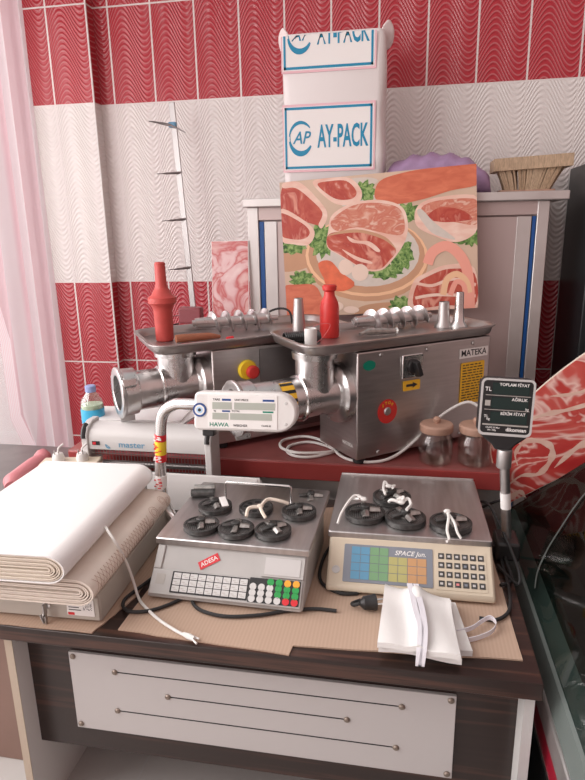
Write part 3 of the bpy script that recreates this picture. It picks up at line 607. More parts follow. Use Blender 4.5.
# left grinder: emergency stop
b = B(FA); b.lathe([(.032, 0), (.032, .004), (.028, .012)], 32, (.116, zl(1.177), 0), (0, 0, 1)); es = obj('stop_base', b, 'yellow', GL, label='yellow stop button base')
b = B(FA); b.lathe([(.014, .010), (.014, .022), (.021, .024), (.021, .034), (.016, .038), (0, .039)], 32, (.122, zl(1.174), 0), (0, 0, 1)); obj('stop_button', b, 'red_plastic', es, label='red mushroom button')
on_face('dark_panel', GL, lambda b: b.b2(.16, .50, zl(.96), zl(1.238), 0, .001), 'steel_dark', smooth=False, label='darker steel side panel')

# ---- things lying in the trays (placed in the grinders' own directions, each a thing of its own)
def gpos(g, a, c, z): return g.matrix_basis @ V3((a, c, z))
ex = V3((math.cos(RZ), math.sin(RZ), 0)); ey = V3((-math.sin(RZ), math.cos(RZ), 0))
def tray_thing(name, label, cat, g, a, c, zt, rz=0, group=None):
    g_loc = V3(g.location); p = g_loc+ex*a+ey*c; return thing(name, label, cat, (p.x, p.y, g_loc.z+zt+.0065), rz, group)
def stomper(label, g, a, c, zt, prof, mat, group=None):
    t = tray_thing('meat_stomper', label, 'stomper', g, a, c, zt, 0, group); obj('plunger', B().lathe(prof[0], 32), mat, t); obj('grip', B().lathe(prof[1], 32), mat, t); return t
stomper('long coral red plastic meat stomper standing in the left grinder tray', GL, -.075, .225, ztL, ([(.026, 0), (.029, .004), (.031, .10), (.036, .115), (.0455, .125), (.0455, .142), (.034, .150), (.022, .172)], [(.022, .172), (.018, .185), (.017, .25), (.014, .254)]), 'red_faded')
stomper('short bright red plastic meat stomper standing in the right grinder tray', GR, .055, .235, ztR, ([(.029, 0), (.0305, .003), (.030, .095), (.027, .110)], [(.027, .110), (.017, .130), (.016, .142), (.022, .148), (.0225, .160), (.017, .164)]), 'red_plastic')
def auger(label, g, a, c, zt, ang, L=.235):
    t = tray_thing('grinder_auger', label, 'auger', g, a, c, zt, ang, 'grinder augers in the trays')
    b = B(); b.cyl((-.05, 0, .036), (-.008, 0, .036), .011); b.cyl((-.04, 0, .036), (.03, 0, .036), .017, .02); b.cyl((.02, 0, .036), (L, 0, .036), .015, .02); b.cyl((L, 0, .036), (L+.03, 0, .036), .010); obj('shaft', b, 'cast_alu', t)
    n = 150; vs = []; turns = 4.6
    for i in range(n+1):
        s = i/n; th = s*turns*2*PI; x = .01+s*(L-.01); ro = .037
        for r, dx in ((.014, -.010), (ro, -.002), (ro, .002), (.014, .010)): vs.append((x+dx, r*math.cos(th), .036+r*math.sin(th)))
    b = B(); b.add(vs, [(4*i+k, 4*i+k+1, 4*i+k+5, 4*i+k+4) for i in range(n) for k in range(3)]); obj('spiral_flight', b, 'cast_alu', t, ang=60); return t
auger('silver spiral auger lying in the left grinder tray', GL, .10, .30, ztL, RZ-.14); auger('silver spiral auger lying in the right grinder tray below the poster', GR, .205, .250, ztR, RZ-.03)
def nozzle(label, g, a, c, zt, prof, mat, group='sausage filling tubes'):
    t = tray_thing('filling_tube', label, 'nozzle', g, a, c, zt, 0, group); b = B(); b.lathe(prof, 28, cap=False); obj('tube', b, mat, t); b = B(); r, h = prof[-1]; b.lathe([(r-.003, h-.004), (r-.003, h-.003)], 20); obj('opening', b, 'hole', t)
nozzle('short dark grey metal filling tube standing in the right tray', GR, .480, .185, ztR, [(.030, 0), (.030, .006), (.021, .02), (.017, .085), (.016, .086)], 'steel_dull')
nozzle('tall pale aluminium filling tube at the right end of the tray', GR, .515, .150, ztR, [(.031, 0), (.031, .006), (.019, .022), (.015, .06), (.0135, .118), (.0125, .119)], 'steel_bright')
nozzle('tall slim grey filling tube behind the white cup in the right tray', GR, -.04, .262, ztR, [(.026, 0), (.026, .004), (.020, .012), (.019, .05), (.014, .125), (.013, .126)], 'steel_dull')
t = tray_thing('plastic_cup', 'small white plastic tube standing at the left end of the right tray', 'cup', GR, -.078, .125, ztR); obj('wall', B().lathe([(.017, 0), (.018, .002), (.0185, .052), (.017, .054), (.015, .052), (.015, .01)], 24), 'white_plastic', t)
t = tray_thing('twine', 'thin pink looped twine on the white cup in the right tray', 'string', GR, -.02, .15, ztR); obj('loop', B().tube([(-.02, 0, .002), (.0, 0, .02), (.02, .01, .055), (-.01, .0, .058), (-.03, 0, .05)], .0008, 5, smooth=5), 'pink_red', t)
t = tray_thing('coil_spring', 'black ribbed coil lying behind the white cup in the right tray', 'coil', GR, -.075, .20, ztR, .5)
b = B(); b.tube([(-.045+.11*i/160, .016*math.cos(i*.7), .017+.016*math.sin(i*.7)) for i in range(161)], .003, 5); obj('coil', b, 'black_plastic', t)
t = tray_thing('meat_hook', 'worn metal bone shaped lever in front of the auger in the right tray', 'lever', GR, .125, .17, ztR, RZ-.1); b = B(); b.tube([(0, 0, .011), (.03, .004, .016), (.07, 0, .015), (.12, -.006, .013), (.13, -.006, .012)], [.006, .011, .010, .008, .012], 10, smooth=4); obj('bar', b, 'iron_light', t)
t = tray_thing('wooden_rod', 'reddish brown wooden rod lying along the front of the left tray', 'rod', GL, -.06, .155, ztL, RZ-.02); obj('grip', B().tube([(0, 0, .014), (.02, 0, .014), (.11, 0, .013), (.15, 0, .008)], [.013, .014, .012, .006], 12), 'wood_handle', t)
t = tray_thing('red_scraper', 'thin bright red scraper lying along the front lip of the left tray', 'scraper', GL, -.05, .10, ztL, RZ-.02); b = B(); b.box((.07, 0, .004), (.16, .014, .006)); b.cyl((.14, 0, .008), (.165, .0, .01), .006); obj('blade', b, 'red_key', t, bev=.002)
t = thing('maroon_box', 'small dark maroon box behind the left grinder tray', 'box', (-.80, 2.30, 1.268)); 
t.location = (-.80, 2.20, 1.262); obj('case', B().b2(-.045, .045, -.02, .02, 0, .062), 'maroon', t, bev=.006); obj('strap', B().tube([(-.045, -.018, .0), (-.09, -.05, -.004), (-.11, -.06, -.004)], .003, 6), 'black_plastic', t)
# hose loop behind right end of the left tray
o = obj('hose', B().tube([(-.53, 2.12, 1.27), (-.50, 2.14, 1.305), (-.45, 2.16, 1.325), (-.41, 2.16, 1.315), (-.40, 2.16, 1.27)], .004, 8, smooth=5), 'black_rubber'); tag(o, 'black curved hose at the right end of the left tray', 'hose')

# ------------------------------------------------------------------ jars, bottle, cable on the bench
def jar(label, x, y):
    t = thing('glass_jar', label, 'jar', (x, y, BT), random.random(), 'lidded glass jars beside the right grinder'); t.scale = (1.13, 1.13, 1.15)
    obj('glass', B().lathe([(0, .001), (.038, 0), (.043, .005), (.045, .02), (.045, .062), (.038, .076), (.038, .084), (.036, .084), (.036, .077), (.042, .061), (.042, .02), (.039, .006), (0, .005)], 36), 'jar_glass', t)
    l = obj('lid', B().lathe([(.041, .083), (.043, .086), (.043, .100), (.040, .104), (0, .105)], 36), 'wood_lid', t); obj('knob', B().lathe([(.006, .104), (.009, .110), (.010, .116), (.006, .121), (0, .122)], 16), 'wood_lid', l); return t
jar('glass jar with a wooden lid in front of the right grinder, fully in view', .105, 1.738); jar('glass jar with a wooden lid partly hidden by the black price display', .218, 1.742)
bt = thing('water_bottle', 'small clear plastic water bottle with a pale blue cap behind the insect killer', 'bottle', (-.990, 1.740, BT)); bt.scale = (1.1, 1.1, 1.17)
obj('body', B().lathe([(.028, 0), (.032, .006), (.033, .115), (.030, .132), (.017, .150), (.0125, .156), (.0125, .162)], 28), 'bottle_glass', bt); obj('label', B().lathe([(.0336, .068), (.0338, .069), (.0338, .108), (.0336, .109)], 28, cap=False), 'bottle_label', bt, label='blue and white label')
obj('cap', B().lathe([(.015, .155), (.0155, .157), (.0155, .171), (.013, .173)], 20), 'cap_blue', bt); obj('water', B().lathe([(.026, .004), (.030, .008), (.031, .120), (0, .121)], 20), 'water', bt)
o = obj('red_jug', B().lathe([(.05, 0), (.056, .01), (.055, .09), (.03, .11), (.028, .115)], 24), 'red_plastic'); o.scale = (.5, .5, .8); o.location = (-1.028, 1.80, BT); tag(o, 'red plastic jug behind the water bottle by the curtain', 'jug')
cc = thing('power_cable', 'white power cable coiled on the red bench and running behind the jars', 'cable', (0, 0, 0)); z = BT+.006
obj('cord', B().tube([(-.175, 1.800, z), (-.195, 1.770, z), (-.250, 1.715, z), (-.305, 1.705, z), (-.345, 1.740, z), (-.345, 1.80, z), (-.29, 1.84, z), (-.22, 1.80, z), (-.205, 1.755, z+.004), (-.26, 1.724, z+.007), (-.32, 1.722, z+.007), (-.372, 1.77, z+.004), (-.375, 1.84, z+.003), (-.31, 1.88, z+.004), (-.235, 1.82, z+.008), (-.17, 1.72, z), (-.11, 1.69, z), (-.05, 1.705, z), (.0, 1.75, z+.01), (.06, 1.80, z+.05), (.13, 1.83, z+.115), (.20, 1.83, z+.155), (.25, 1.82, z+.13)], .0045, 8, smooth=7), 'cord_white', cc)
obj('plug', B().box((-.175, 1.805, z+.008), (.03, .045, .026)), 'cord_white', cc, bev=.005)
obj('cable_tie', B().box((-.197, 1.775, z), (.016, .012, .016)), 'cord_white', cc, bev=.002)
# grey papers behind the left grinder head
o = thing('folded_papers', 'white folded papers under the head of the left grinder', 'paper', (-.835, 1.80, BT)); 
for i, (dx, rz) in enumerate(((0, .1), (.03, -.15), (-.02, .3))):
    k = obj('sheet', B().loft([[V3((x, y, z+.02*math.sin(x*14+i)+.02)) for x, y in rrect(-.14, .14, -.08, .08, .01, 2)] for z in (.012*i+.05, .012*i+.056)]), 'paper', o); k.location = (dx, 0, 0); k.rotation_euler = (0, 0, rz)
obj('stack', B().b2(-.13, .12, -.06, .06, 0, .055), 'paper', o, bev=.004)

# ------------------------------------------------------------------ insect killer lamp
ik = thing('insect_killer', 'silver electric insect killer with a wire grille and blue lettering behind the paper', 'insect killer', (-.735, 1.575, CT))
b = B(); pr = [(-.006, .155), (-.006, .195), (.004, .212), (.030, .225), (.060, .226), (.060, .155)]
b.loft([[V3((x, y, z)) for y, z in pr] for x in (-.185, .19)]); hd = obj('hood', b, 'light_grey', ik, bev=.002)
for x in (-.192, .192): obj('end_post', B().loft([[V3((x+sx_, y, z)) for y, z in ((-.012, 0), (-.012, .20), (.0, .222), (.03, .236), (.07, .236), (.07, 0))] for sx_ in (-.010, .010)]), 'light_grey', ik, bev=.003)
for x in (-.195, .19): obj('corner_cap', B().tube([(x, -.012, .19), (x, -.004, .214), (x, .012, .228)], .008, 8, smooth=3), 'black_plastic', ik)
b = B()
for i in range(38): b.b2(-.178+i*.0098, -.1768+i*.0098, -.004, -.0028, .02, .156)
for z in (.03, .06, .09, .12, .145): b.b2(-.185, .185, -.0055, -.004, z-.0008, z+.0008)
gl = obj('grille', b, 'steel_dark', ik, smooth=False); gl['kind'] = 'stuff'
for z in (.05, .10, .135): obj('lamp_tube', B().cyl((-.18, .03, z), (.18, .03, z), .009), 'pink_red' if z > .12 else 'steel_dark', ik)
obj('bottom_tray', B().b2(-.19, .19, -.01, .065, 0, .02), 'light_grey', ik, bev=.002)
Fi = frame((0, -.0065, 0), (1, 0, 0), (0, 0, 1))
b = B(Fi); b.k = 0; b.text('master', .026, -.045, .174, .0, xs=1.15); b.k = 1; b.text('+', .03, .035, .172, .0)
b.k = 0; b.loft([[V3((-.118+r*math.cos(t), .172+r*math.sin(t)*1.1, .0004)) for t in [3.0+2.2*k/8 for k in range(9)]] for r in (.007, .011)], False, False)
obj('lettering', b, ['k_blue', 'ink'], hd, smooth=False)
b = B(Fi); b.k = 0; b.b2(-.170, -.146, .170, .182, 0, .002); b.k = 1; b.b2(-.167, -.157, .172, .180, .002, .004); obj('switch', b, ['ink', 'red_key'], hd, smooth=False)
# white sheets standing behind the left scale
ws = thing('white_sheets', 'stack of plain white sheets standing upright behind the left scale', 'paper', (-.53, 1.515, CT)); ws.rotation_euler = (math.radians(-6), 0, 0)
for i, (x1, h) in enumerate(((.138, .108), (.146, .110), (.150, .102), (.160, .092))): obj('sheet', B().b2(-.19, x1, i*.0035, i*.0035+.002, .001, h), 'paper', ws, smooth=False)

# ------------------------------------------------------------------ left end: ledge, plugs, pink roll
sl = struct('trim_window_ledge', B().b2(-1.70, -1.065, 1.20, 1.90, FZ, .848), 'steel_dark', bev=.004)
b = B(); b.b2(-.03, .14, -.03, .03, 0, .022); ps = thing('power_strip', 'cream power strip with two white plugs by the curtain', 'power strip', (-1.06, 1.60, .883), .2)
ps.location = (-1.01, 1.515, .932); obj('housing', b, 'beige_plastic', ps, bev=.004); obj('riser', B().b2(-.03, .14, -.03, .03, -.1115, 0), 'grey_plastic', ps)
for x in (.02, .09):
    k = obj('plug', B().lathe([(.017, .022), (.018, .030), (.014, .044), (.010, .046)], 14, (x, 0, 0)), 'white_plastic', ps); obj('cord', B().tube([(x, 0, .044), (x+.003, 0, .06), (x+.015, .01, .07)], .003, 6, smooth=3), 'white_plastic', k)
    for s in (-.006, .006): obj('pin', B().cyl((x+s, -.01, .044), (x+s, -.01, .058), .002, n=8), 'steel_bright', k)
o = obj('pink_roll', B().tube([(-.055, -.10, .03), (-.05, -.085, .032), (0, 0, .032), (.035, .06, .034), (.045, .075, .045), (.06, .09, .040)], [.018, .030, .031, .028, .026, .016], 16, smooth=4), 'pink_roll', ang=80); o.rotation_euler = (0, 0, .62); o.location = (-1.15, 1.60, .848); tag(o, 'pinkish red soft roll lying below the curtain at the left edge', 'roll')
b = B(); b.b2(-.16, .08, -.05, .05, 0, .012); o = obj('white_folder', b, 'paper', bev=.003); o.location = (-1.14, 1.42, .848); tag(o, 'flat white folder on the window ledge at the left edge', 'folder')

# ------------------------------------------------------------------ cardboard sheets on the counter
def card(label, pts, z, th=.003):
    P = []
    for i in range(len(pts)):
        a, c = pts[i], pts[(i+1) % len(pts)]; n = 8
        for k in range(n): t = k/n; P.append((a[0]+(c[0]-a[0])*t+(random.uniform(-.0015, .0015) if k else 0), a[1]+(c[1]-a[1])*t+(random.uniform(-.0015, .0015) if k else 0)))
    b = B(); b.prism(P, z, z+th); o = obj('cardboard_sheet', b, 'cardboard', smooth=False); return tag(o, label, 'cardboard', 'flattened cardboard sheets on the counter')
card('flattened cardboard sheet under the beige cash drawer', [(-.97, .956), (-.60, .960), (-.565, 1.09), (-.565, 1.40), (-.97, 1.40)], CT)
card('flattened cardboard sheet under the grey left scale', [(-.552, .978), (-.195, .958), (-.175, 1.20), (-.170, 1.60), (-.54, 1.50)], CT)
card('flattened cardboard sheet under the beige right scale', [(-.192, .985), (.236, 1.012), (.226, 1.62), (-.165, 1.65)], CT+.0033 if False else CT, .0033)
CZ = CT+.0036

# ------------------------------------------------------------------ cash drawer and wrapping paper
cd = thing('cash_drawer', 'beige metal cash drawer with a hanging key at the left end of the counter', 'cash drawer', (-.594, .989, CT+.003), math.radians(1.5))
obj('housing', B().b2(-.40, 0, .004, .40, .003, .066), 'beige_metal', cd, bev=.003); dr = obj('drawer_front', B().b2(-.398, -.002, 0, .006, .006, .060), 'beige_metal', cd, bev=.0015)
F0 = frame((0, -.0006, 0), (1, 0, 0), (0, 0, 1)); b = B(F0); b.k = 0; b.b2(-.072, -.012, .016, .054, 0, .0008); b.k = 1
for i in range(4): b.b2(-.068, -.045+.004*(i % 2), .046-.006*i, .048-.006*i, .0008, .001)
for i in range(9):
    for j in range(7):
        if random.random() > .45: b.b2(-.036+.0022*i, -.0345+.0022*i, .030+.0024*j, .0315+.0024*j, .0008, .001)
b.k = 2; b.b2(-.070, -.056, .017, .023, .0008, .0011)
obj('sticker', b, ['label_white', 'ink', 'red_key'], dr, smooth=False)
b = B(F0); b.lathe([(.008, 0), (.008, .004), (.006, .005)], 16, (-.115, .036, 0), (0, 0, 1)); lk = obj('lock', b, 'steel_bright', dr)
b = B(F0); b.box((-.115, .034, .012), (.003, .020, .012)); b.lathe([(.008, 0), (.008, .002)], 14, (-.117, .020, .012), (1, 0, 0)); b.box((-.113, .009, .014), (.002, .020, .007)); b.box((-.120, .012, .016), (.002, .020, .006), Matrix.Rotation(.3, 3, 'Z')); obj('key', b, 'steel_dull', lk)
for x in (-.37, -.03):
    for y in (.03, .37): obj('foot', B().cyl((x, y, 0), (x, y, .004), .012, n=12), 'black_rubber', cd)

def fold_stack(name, label, loc, rz, xr, ylen, h0, h1, nlay, mat_top, mat_edge, matlay, left, slant=0):
    """folded paper: nested sheets whose fold is a round bulge on the right-hand side; xr is the fold's right edge"""
    t = thing(name, label, 'paper', loc, rz); H = h1-h0
    for k in range(nlay):
        r = H/2*(1-k/nlay*.97); gap = H/2/nlay*.55; zc = h0+H/2
        ring = lambda r_, y, e: [V3((left+e*.4, y, zc-r_))]+[V3((xr-H/2+r_*1.15*math.sin(PI*i/10)+slant*y+e*.2, y, zc-r_*math.cos(PI*i/10)*(1-.10*math.sin(PI*i/10)))) for i in range(11)]+[V3((left+e*.4, y, zc+r_*(1 if k else 1)))]
        rings = []
        for j in range(9):
            y = ylen*j/8; e = .004*math.sin(j*1.1+k); o_ = ring(r, y+(0.002*(k % 2)), e); i_ = ring(max(.0004, r-gap), y+(0.002*(k % 2)), e)
            rings.append(o_+i_[::-1])
        b = B(); b.loft(rings); o = obj('outer_sheet' if k == 0 else 'inner_fold', b, mat_top if k == 0 else matlay, t, ang=50)
    return t
fold_stack('wrapping_paper', 'thick bundle of brown patterned wrapping paper on the cash drawer under the white sheets', (0, .962, .8895), math.radians(1.2), -.585, .43, 0, .058, 6, 'kraft', 'kraft', 'kraft', -.93, .0)
t2 = fold_stack('wrapping_paper', 'large folded bundle of plain white wrapping paper, topmost of the stack at left', (0, .955, .948), math.radians(2.4), -.628, .47, 0, .060, 7, 'paper', 'paper_edge', 'paper_edge', -.925, -.0)
# printed motif on the brown bundle's fold
b = B()
for j in range(16):
    for i in range(7):
        y = .02+j*.024; th = .25+i*.2; r = .029*1.0
        if (i+j) % 2: continue
        for s in (0, PI/2, PI, 1.5*PI):
            pass
k_ = bpy.data.objects['wrapping_paper']
b = B(); zc = .029
def sp_pt(y, th): r = .0296; return V3((-.585-.029+r*1.15*math.sin(th), y, zc-r*math.cos(th)*(1-.10*math.sin(th))))
for j in range(34):
    for sgn in (-1, 1):
        path = [sp_pt(.02+j*.0125+sgn*(th-1.6)*.016, th) for th in [1.05+.1*q for q in range(15)]]
        if all(.01 < p.y < .42 for p in path) and j < 22: b.tube(path, .00035, 3)
for j, (y, th, rr) in enumerate(((.33, 2.1, .016), (.36, 1.6, .013), (.39, 2.3, .012), (.30, 1.5, .012), (.41, 1.8, .012))):
    for q in (1, .6): b.tube([sp_pt(y+rr*q*math.cos(a), th+rr*q*math.sin(a)/.03) for a in [2*PI*i/16 for i in range(16)]], .0004, 3, closed=True)
o = obj('printed_motif', b, 'wood_lid', k_, smooth=False); o['label'] = 'brown printed lattice motif'

# ------------------------------------------------------------------ scales
def scale(label, loc, rz, W, D, dy, dz, hb, body, mats):
    s = thing('price_scale', label, 'scale', loc, rz, 'retail price scales on the counter')
    b = B(); pr = [(.004, .003), (0, .008), (0, .016), (dy, .016+dz), (dy+.006, hb), (D, hb), (D, .003)]
    b.loft([[V3((x, y, z)) for y, z in pr] for x in (0, W)]); bo = obj('housing', b, body, s, bev=.006)
    for x in (.03, W-.03):
        for y in (.04, D-.03): obj('foot', B().lathe([(.013, 0), (.014, .004)], 12, (x, y, 0)), 'black_rubber', s)
    Fs = frame((0, 0, .016), (1, 0, 0), (0, dy, dz)); Ls = math.hypot(dy, dz)
    return s, Fs, Ls, bo
# left: grey
SL, Fs, Ls, bo = scale('grey price scale with round coloured keys and a bent tube display pole', (-.535, 1.086, CZ), math.radians(-1.2), .346, .30, .072, .077, .100, 'grey_plastic', None)
W = .346
b = B(Fs); b.b2(.004, W-.004, -.002, Ls*.50, 0, .004); kp_ = obj('lower_panel', b, 'grey_plastic', SL, bev=.003)
b = B(Fs); b.b2(.004, .022, Ls*.5, Ls, 0, .004); obj('left_rim', b, 'grey_plastic', SL, bev=.002)
b = B(Fs); b.k = 0; b.b2(.250, W-.004, Ls*.54, Ls*.97, 0, .006); b.k = 1; b.b2(.256, W-.012, Ls*.58, Ls*.92, .006, .007); obj('printer_cover', b, ['grey_plastic', 'light_grey'], SL, bev=.002)
b = B(Fs); b.prism(rrect(.052, .226, .004, Ls*.47, .002), .004, .0052); k1 = obj('keypad', b, 'ink', SL, smooth=False, label='black keypad with white square keys')
for i in range(9):
    for j in range(3):
        x = .056+i*.0188; y = .0075+j*.0137; bb = B(Fs); bb.k = 0; bb.b2(x, x+.0165, y, y+.0120, .0052, .0062); bb.k = 1
        bb.b2(x+.002, x+.009, y+.006, y+.0072, .0062, .0064); bb.b2(x+.006, x+.014, y+.0025, y+.0036, .0062, .0064); obj('key', bb, ['white_key', 'k_grey'], k1, smooth=False)
b = B(Fs); b.prism(rrect(.227, .338, .002, Ls*.50, .002), .004, .0052); k2 = obj('keypad', b, 'ink', SL, smooth=False, label='black keypad with round coloured keys')
rows = ['WWWWRR', 'WWWGGG', 'WWWGGG', '..GGOO']
for j, row in enumerate(rows):
    for i, ch in enumerate(row):
        if ch == '.': continue
        bb = B(Fs); bb.lathe([(.0076, .0052), (.0076, .0062)], 12, (.236+i*.0185, .0095+j*.0123, 0), (0, 0, 1)); bb.v = bb.v; obj('key', bb, {'W': 'white_key', 'R': 'red_key', 'G': 'green_key', 'O': 'orange_key'}[ch], k2, smooth=False)
b = B(Fs); b.b2(.016, .036, .020, .042, .004, .0048); obj('spirit_level', b, 'k_grey', SL, smooth=False)
Fr = Fs @ Matrix.Translation((.128, Ls*.74, .001)) @ Matrix.Rotation(.55, 4, 'Z'); b = B(Fr); b.k = 0; b.b2(-.024, .024, -.009, .009, 0, .0008); b.k = 1; b.text('ADESA', .013, 0, 0, .001); obj('sticker', b, ['red_key', 'label_white'], SL, smooth=False, label='tilted red sticker')
def pan(s, x0, x1, y0, y1, z, rim=0):
    b = B(); b.loft([[V3((x, y, zz)) for x, y in rrect(x0+ins, x1-ins, y0+ins, y1-ins, .006, 3)] for ins, zz in ((.004, z-.016), (0, z-.014), (0, z-.002), (.002, z))]); 
    return obj('weighing_pan', b, 'steel_pan', s, ang=30)
pan(SL, -.004, .350, .068, .385, .112)
obj('pan_support', B().b2(.08, .26, .10, .28, .098, .101), 'black_plastic', SL)
obj('wire_guard', B().tube([(.095, .285, .113), (.095, .287, .158), (.099, .287, .161), (.262, .285, .161), (.266, .285, .158), (.266, .283, .113)], .0028, 8), 'steel_bright', SL)
pole = obj('display_pole', B().tube([(-.02, .25, .02), (-.052, .289, .035), (-.080, .299, .08), (-.086, .297, .14), (-.074, .289, .27), (-.060, .286, .335), (-.025, .282, .362), (.015, .276, .366), (.040, .274, .366)], .0145, 16, smooth=6), 'steel_bright', SL, ang=60)
for z0, z1, m in ((.125, .165, 'label_white'), (.205, .225, 'red_key'), (.225, .262, 'yellow'), (.262, .280, 'red_key')):
    f = lambda z: V3((-.086+.012*(z-.14)/.13, .297-.008*(z-.14)/.13, z)); b = B(); b.k = 0; b.cyl(f(z0), f(z1), .0151, n=20)
    b.k = 1
    for q in range(8): a = -1.9+random.uniform(-.6, .7); p = f(z0+(z1-z0)*(.15+.09*q)); b.box(p+V3((math.cos(a), math.sin(a), 0))*.0150, (.008, .003, .002))
    obj('sticker', b, [m, 'red_key' if m != 'red_key' else 'label_white'], pole)
# display head
hd_ = V3((-.493, 1.330, 1.134)); Fd = SL.matrix_basis.inverted() @ Matrix()
SLm = Matrix.Translation(SL.location) @ Matrix.Rotation(SL.rotation_euler.z, 4, 'Z')
FD = SLm.inverted() @ frame(hd_, (1, .02, .004), (.0, .16, 1))
W2, H2 = .252, .094
sh = [(.006, .0), (.205, .0)]+[(.205+.047*math.sin(t), .047-.047*math.cos(t)) for t in [PI*i/14 for i in range(1, 14)]]+[(.205, H2), (.008, H2), (.0, H2-.008), (-.002, .008)]
b = B(FD); b.prism(sh, -.045, 0); dh = obj('display_head', b, 'white_plastic', SL, bev=.006)
b = B(FD); b.prism([(.034, .007), (.205, .007), (.205, H2-.007), (.034, H2-.007)], 0, .0012); fp = obj('face_plate', b, 'label_white', dh, smooth=False)
for x0, x1, y0, y1 in ((.046, .094, .053, .070), (.100, .200, .053, .070), (.046, .086, .028, .044), (.090, .192, .028, .044)):
    k = obj('screen', B(FD).b2(x0, x1, y0, y1, .0012, .0018), 'lcd', fp, smooth=False); 
b = B(FD); b.k = 0; b.text('TARE', .0075, .056, .076, .0014); b.text('UNIT PRICE', .0065, .118, .076, .0014); b.text('kg', .006, .052, .049, .0014); b.text('TOTAL', .0065, .104, .049, .0014); b.text('WEIGHER', .008, .115, .014, .0014); b.text('CLASS III', .006, .178, .015, .0014)
b.k = 1; b.b2(.070, .092, .0735, .0785, .0012, .0016); b.b2(.170, .198, .0735, .0785, .0012, .0016); b.b2(.070, .090, .0465, .0505, .0012, .0016); b.k = 2; b.b2(.170, .196, .0465, .0505, .0012, .0016); b.text('HAWA', .014, .062, .015, .0014, xs=1.1)
obj('lettering', b, ['ink', 'eye_blue', 'green_label'], fp, smooth=False)
b = B(FD)
for k, (r, z) in enumerate(((.017, .002), (.0125, .0024), (.008, .0028), (.004, .0032))): b.k = (0, 2, 1, 3)[k]; b.lathe([(r, 0), (r, z)], 24, (.014, .050, 0), (0, 0, 1))
obj('eye_charm', b, ['eye_blue', 'eye_light', 'label_white', 'ink'], dh, smooth=False, label='round blue and white eye charm')
for x, y in ((.226, .070), (.226, .020)): obj('screw', B(FD).lathe([(.004, 0), (.003, .001)], 12, (x, y, 0), (0, 0, 1)), 'light_grey', dh)
b = B(FD); b.b2(.016, .046, -.016, 0, -.035, -.010); obj('bracket', b, 'black_plastic', dh, bev=.003)

# right: beige
SR, Fs, Ls, bo = scale('beige price scale with a colour striped keypad and a black display on a pole', (-.152, 1.168, CZ), math.radians(.8), .362, .33, .086, .070, .092, 'beige_plastic', None)
W = .362
b = B(Fs); b.prism(rrect(.036, .232, .014, Ls-.010, .003), 0, .0016); k1 = obj('keypad', b, 'k_panel', SR, smooth=False, label='grey panel with rows of coloured keys')
cols = ['k_blue', 'k_blue', 'k_green', 'k_green', 'k_yellow', 'k_yellow', 'k_orange', 'k_orange']
for j in range(4):
    for i in range(8 if j < 3 else 4):
        x = .053+i*.0208; y = .021+j*.0190; obj('key', B(Fs).b2(x, x+.0195, y, y+.0176, .0016, .0022), cols[i], k1, smooth=False)
b = B(Fs); b.text('SPACE Jun.', .015, .183, .0865, .0020, shear=.3, xs=1.0); obj('lettering', b, 'label_white', k1, smooth=False)
b = B(Fs); b.prism(rrect(.238, .346, .012, Ls-.010, .003), 0, .0010); k2 = obj('keypad', b, 'beige_plastic', SR, smooth=False, label='beige number keypad')
for j in range(4):
    for i in range(6):
        x = .244+i*.0170; y = .019+j*.0205; c = 'k_pink' if (i, j) == (2, 0) else ('k_panel' if i == 3 and j in (0, 2) else 'k_grey')
        bb = B(Fs); bb.k = 0; bb.b2(x, x+.0125, y, y+.0130, .001, .0020); bb.k = 1; bb.b2(x+.003, x+.009, y+.004, y+.009, .0020, .0022); obj('key', bb, ['iron', 'light_grey' if c == 'k_grey' else c], k2, smooth=False)
obj('spirit_level', B(Fs).lathe([(.009, 0), (.009, .002), (.007, .002), (.007, .0008), (0, .0008)], 16, (.020, .040, 0), (0, 0, 1)), 'light_grey', SR)
pan(SR, -.004, .362, .090, .432, .103)
b = B(); b.b2(-.002, .36, .426, .432, .096, .108); obj('pan_back_lip', b, 'steel_pan', SR, bev=.002)
obj('pan_support', B().b2(.08, .28, .12, .30, .090, .096), 'black_plastic', SR)
SRm = Matrix.Translation(SR.location) @ Matrix.Rotation(SR.rotation_euler.z, 4, 'Z'); I = SRm.inverted()
pl = obj('display_pole', B(I).cyl((.264, 1.40, .855), (.243, 1.40, 1.075), .0115, n=20), 'steel', SR)
obj('pole_socket', B(I).b2(.235, .29, 1.36, 1.44, .824, .87), 'black_plastic', SR, bev=.006)
obj('pole_arm', B(I).b2(.15, .25, 1.385, 1.415, .828, .85), 'black_plastic', SR)
obj('collar', B(I).lathe([(.0165, 0), (.0175, .003), (.0175, .042), (.0165, .045)], 12, (.243, 1.40, 1.050)), 'steel_dull', pl); b = B(I); b.cyl((.2555, 1.40, .945), (.2515, 1.40, .985), .0121, n=20); obj('sticker', b, 'label_white', pl)
FD = I @ frame((.176, 1.395, 1.096), (1, .0, -.035), (.0, .10, 1)); W2, H2 = .122, .170
sh = [(.012, .030), (.036, .012), (.044, .0), (.080, .0), (.088, .012), (W2-.012, .030), (W2-.002, .046), (W2, H2-.012), (W2-.010, H2-.001), (.010, H2), (0, H2-.012), (.000, .046)]
b = B(FD); b.prism(sh, -.035, 0); dh = obj('display_head', b, 'black_plastic', SR, bev=.004)
b = B(FD); o_ = [(x, y) for x, y in rrect(.001, W2-.001, .034, H2-.001, .012)]; i_ = rrect(.006, W2-.006, .040, H2-.006, .009); n = len(o_)
b.add([(x, y, .0006) for x, y in o_]+[(x, y, .0006) for x, y in i_], [(i, (i+1) % n, n+(i+1) % n, n+i) for i in range(n)]); obj('pale_rim', b, 'light_grey', dh, smooth=False, label='pale outline around the screen')
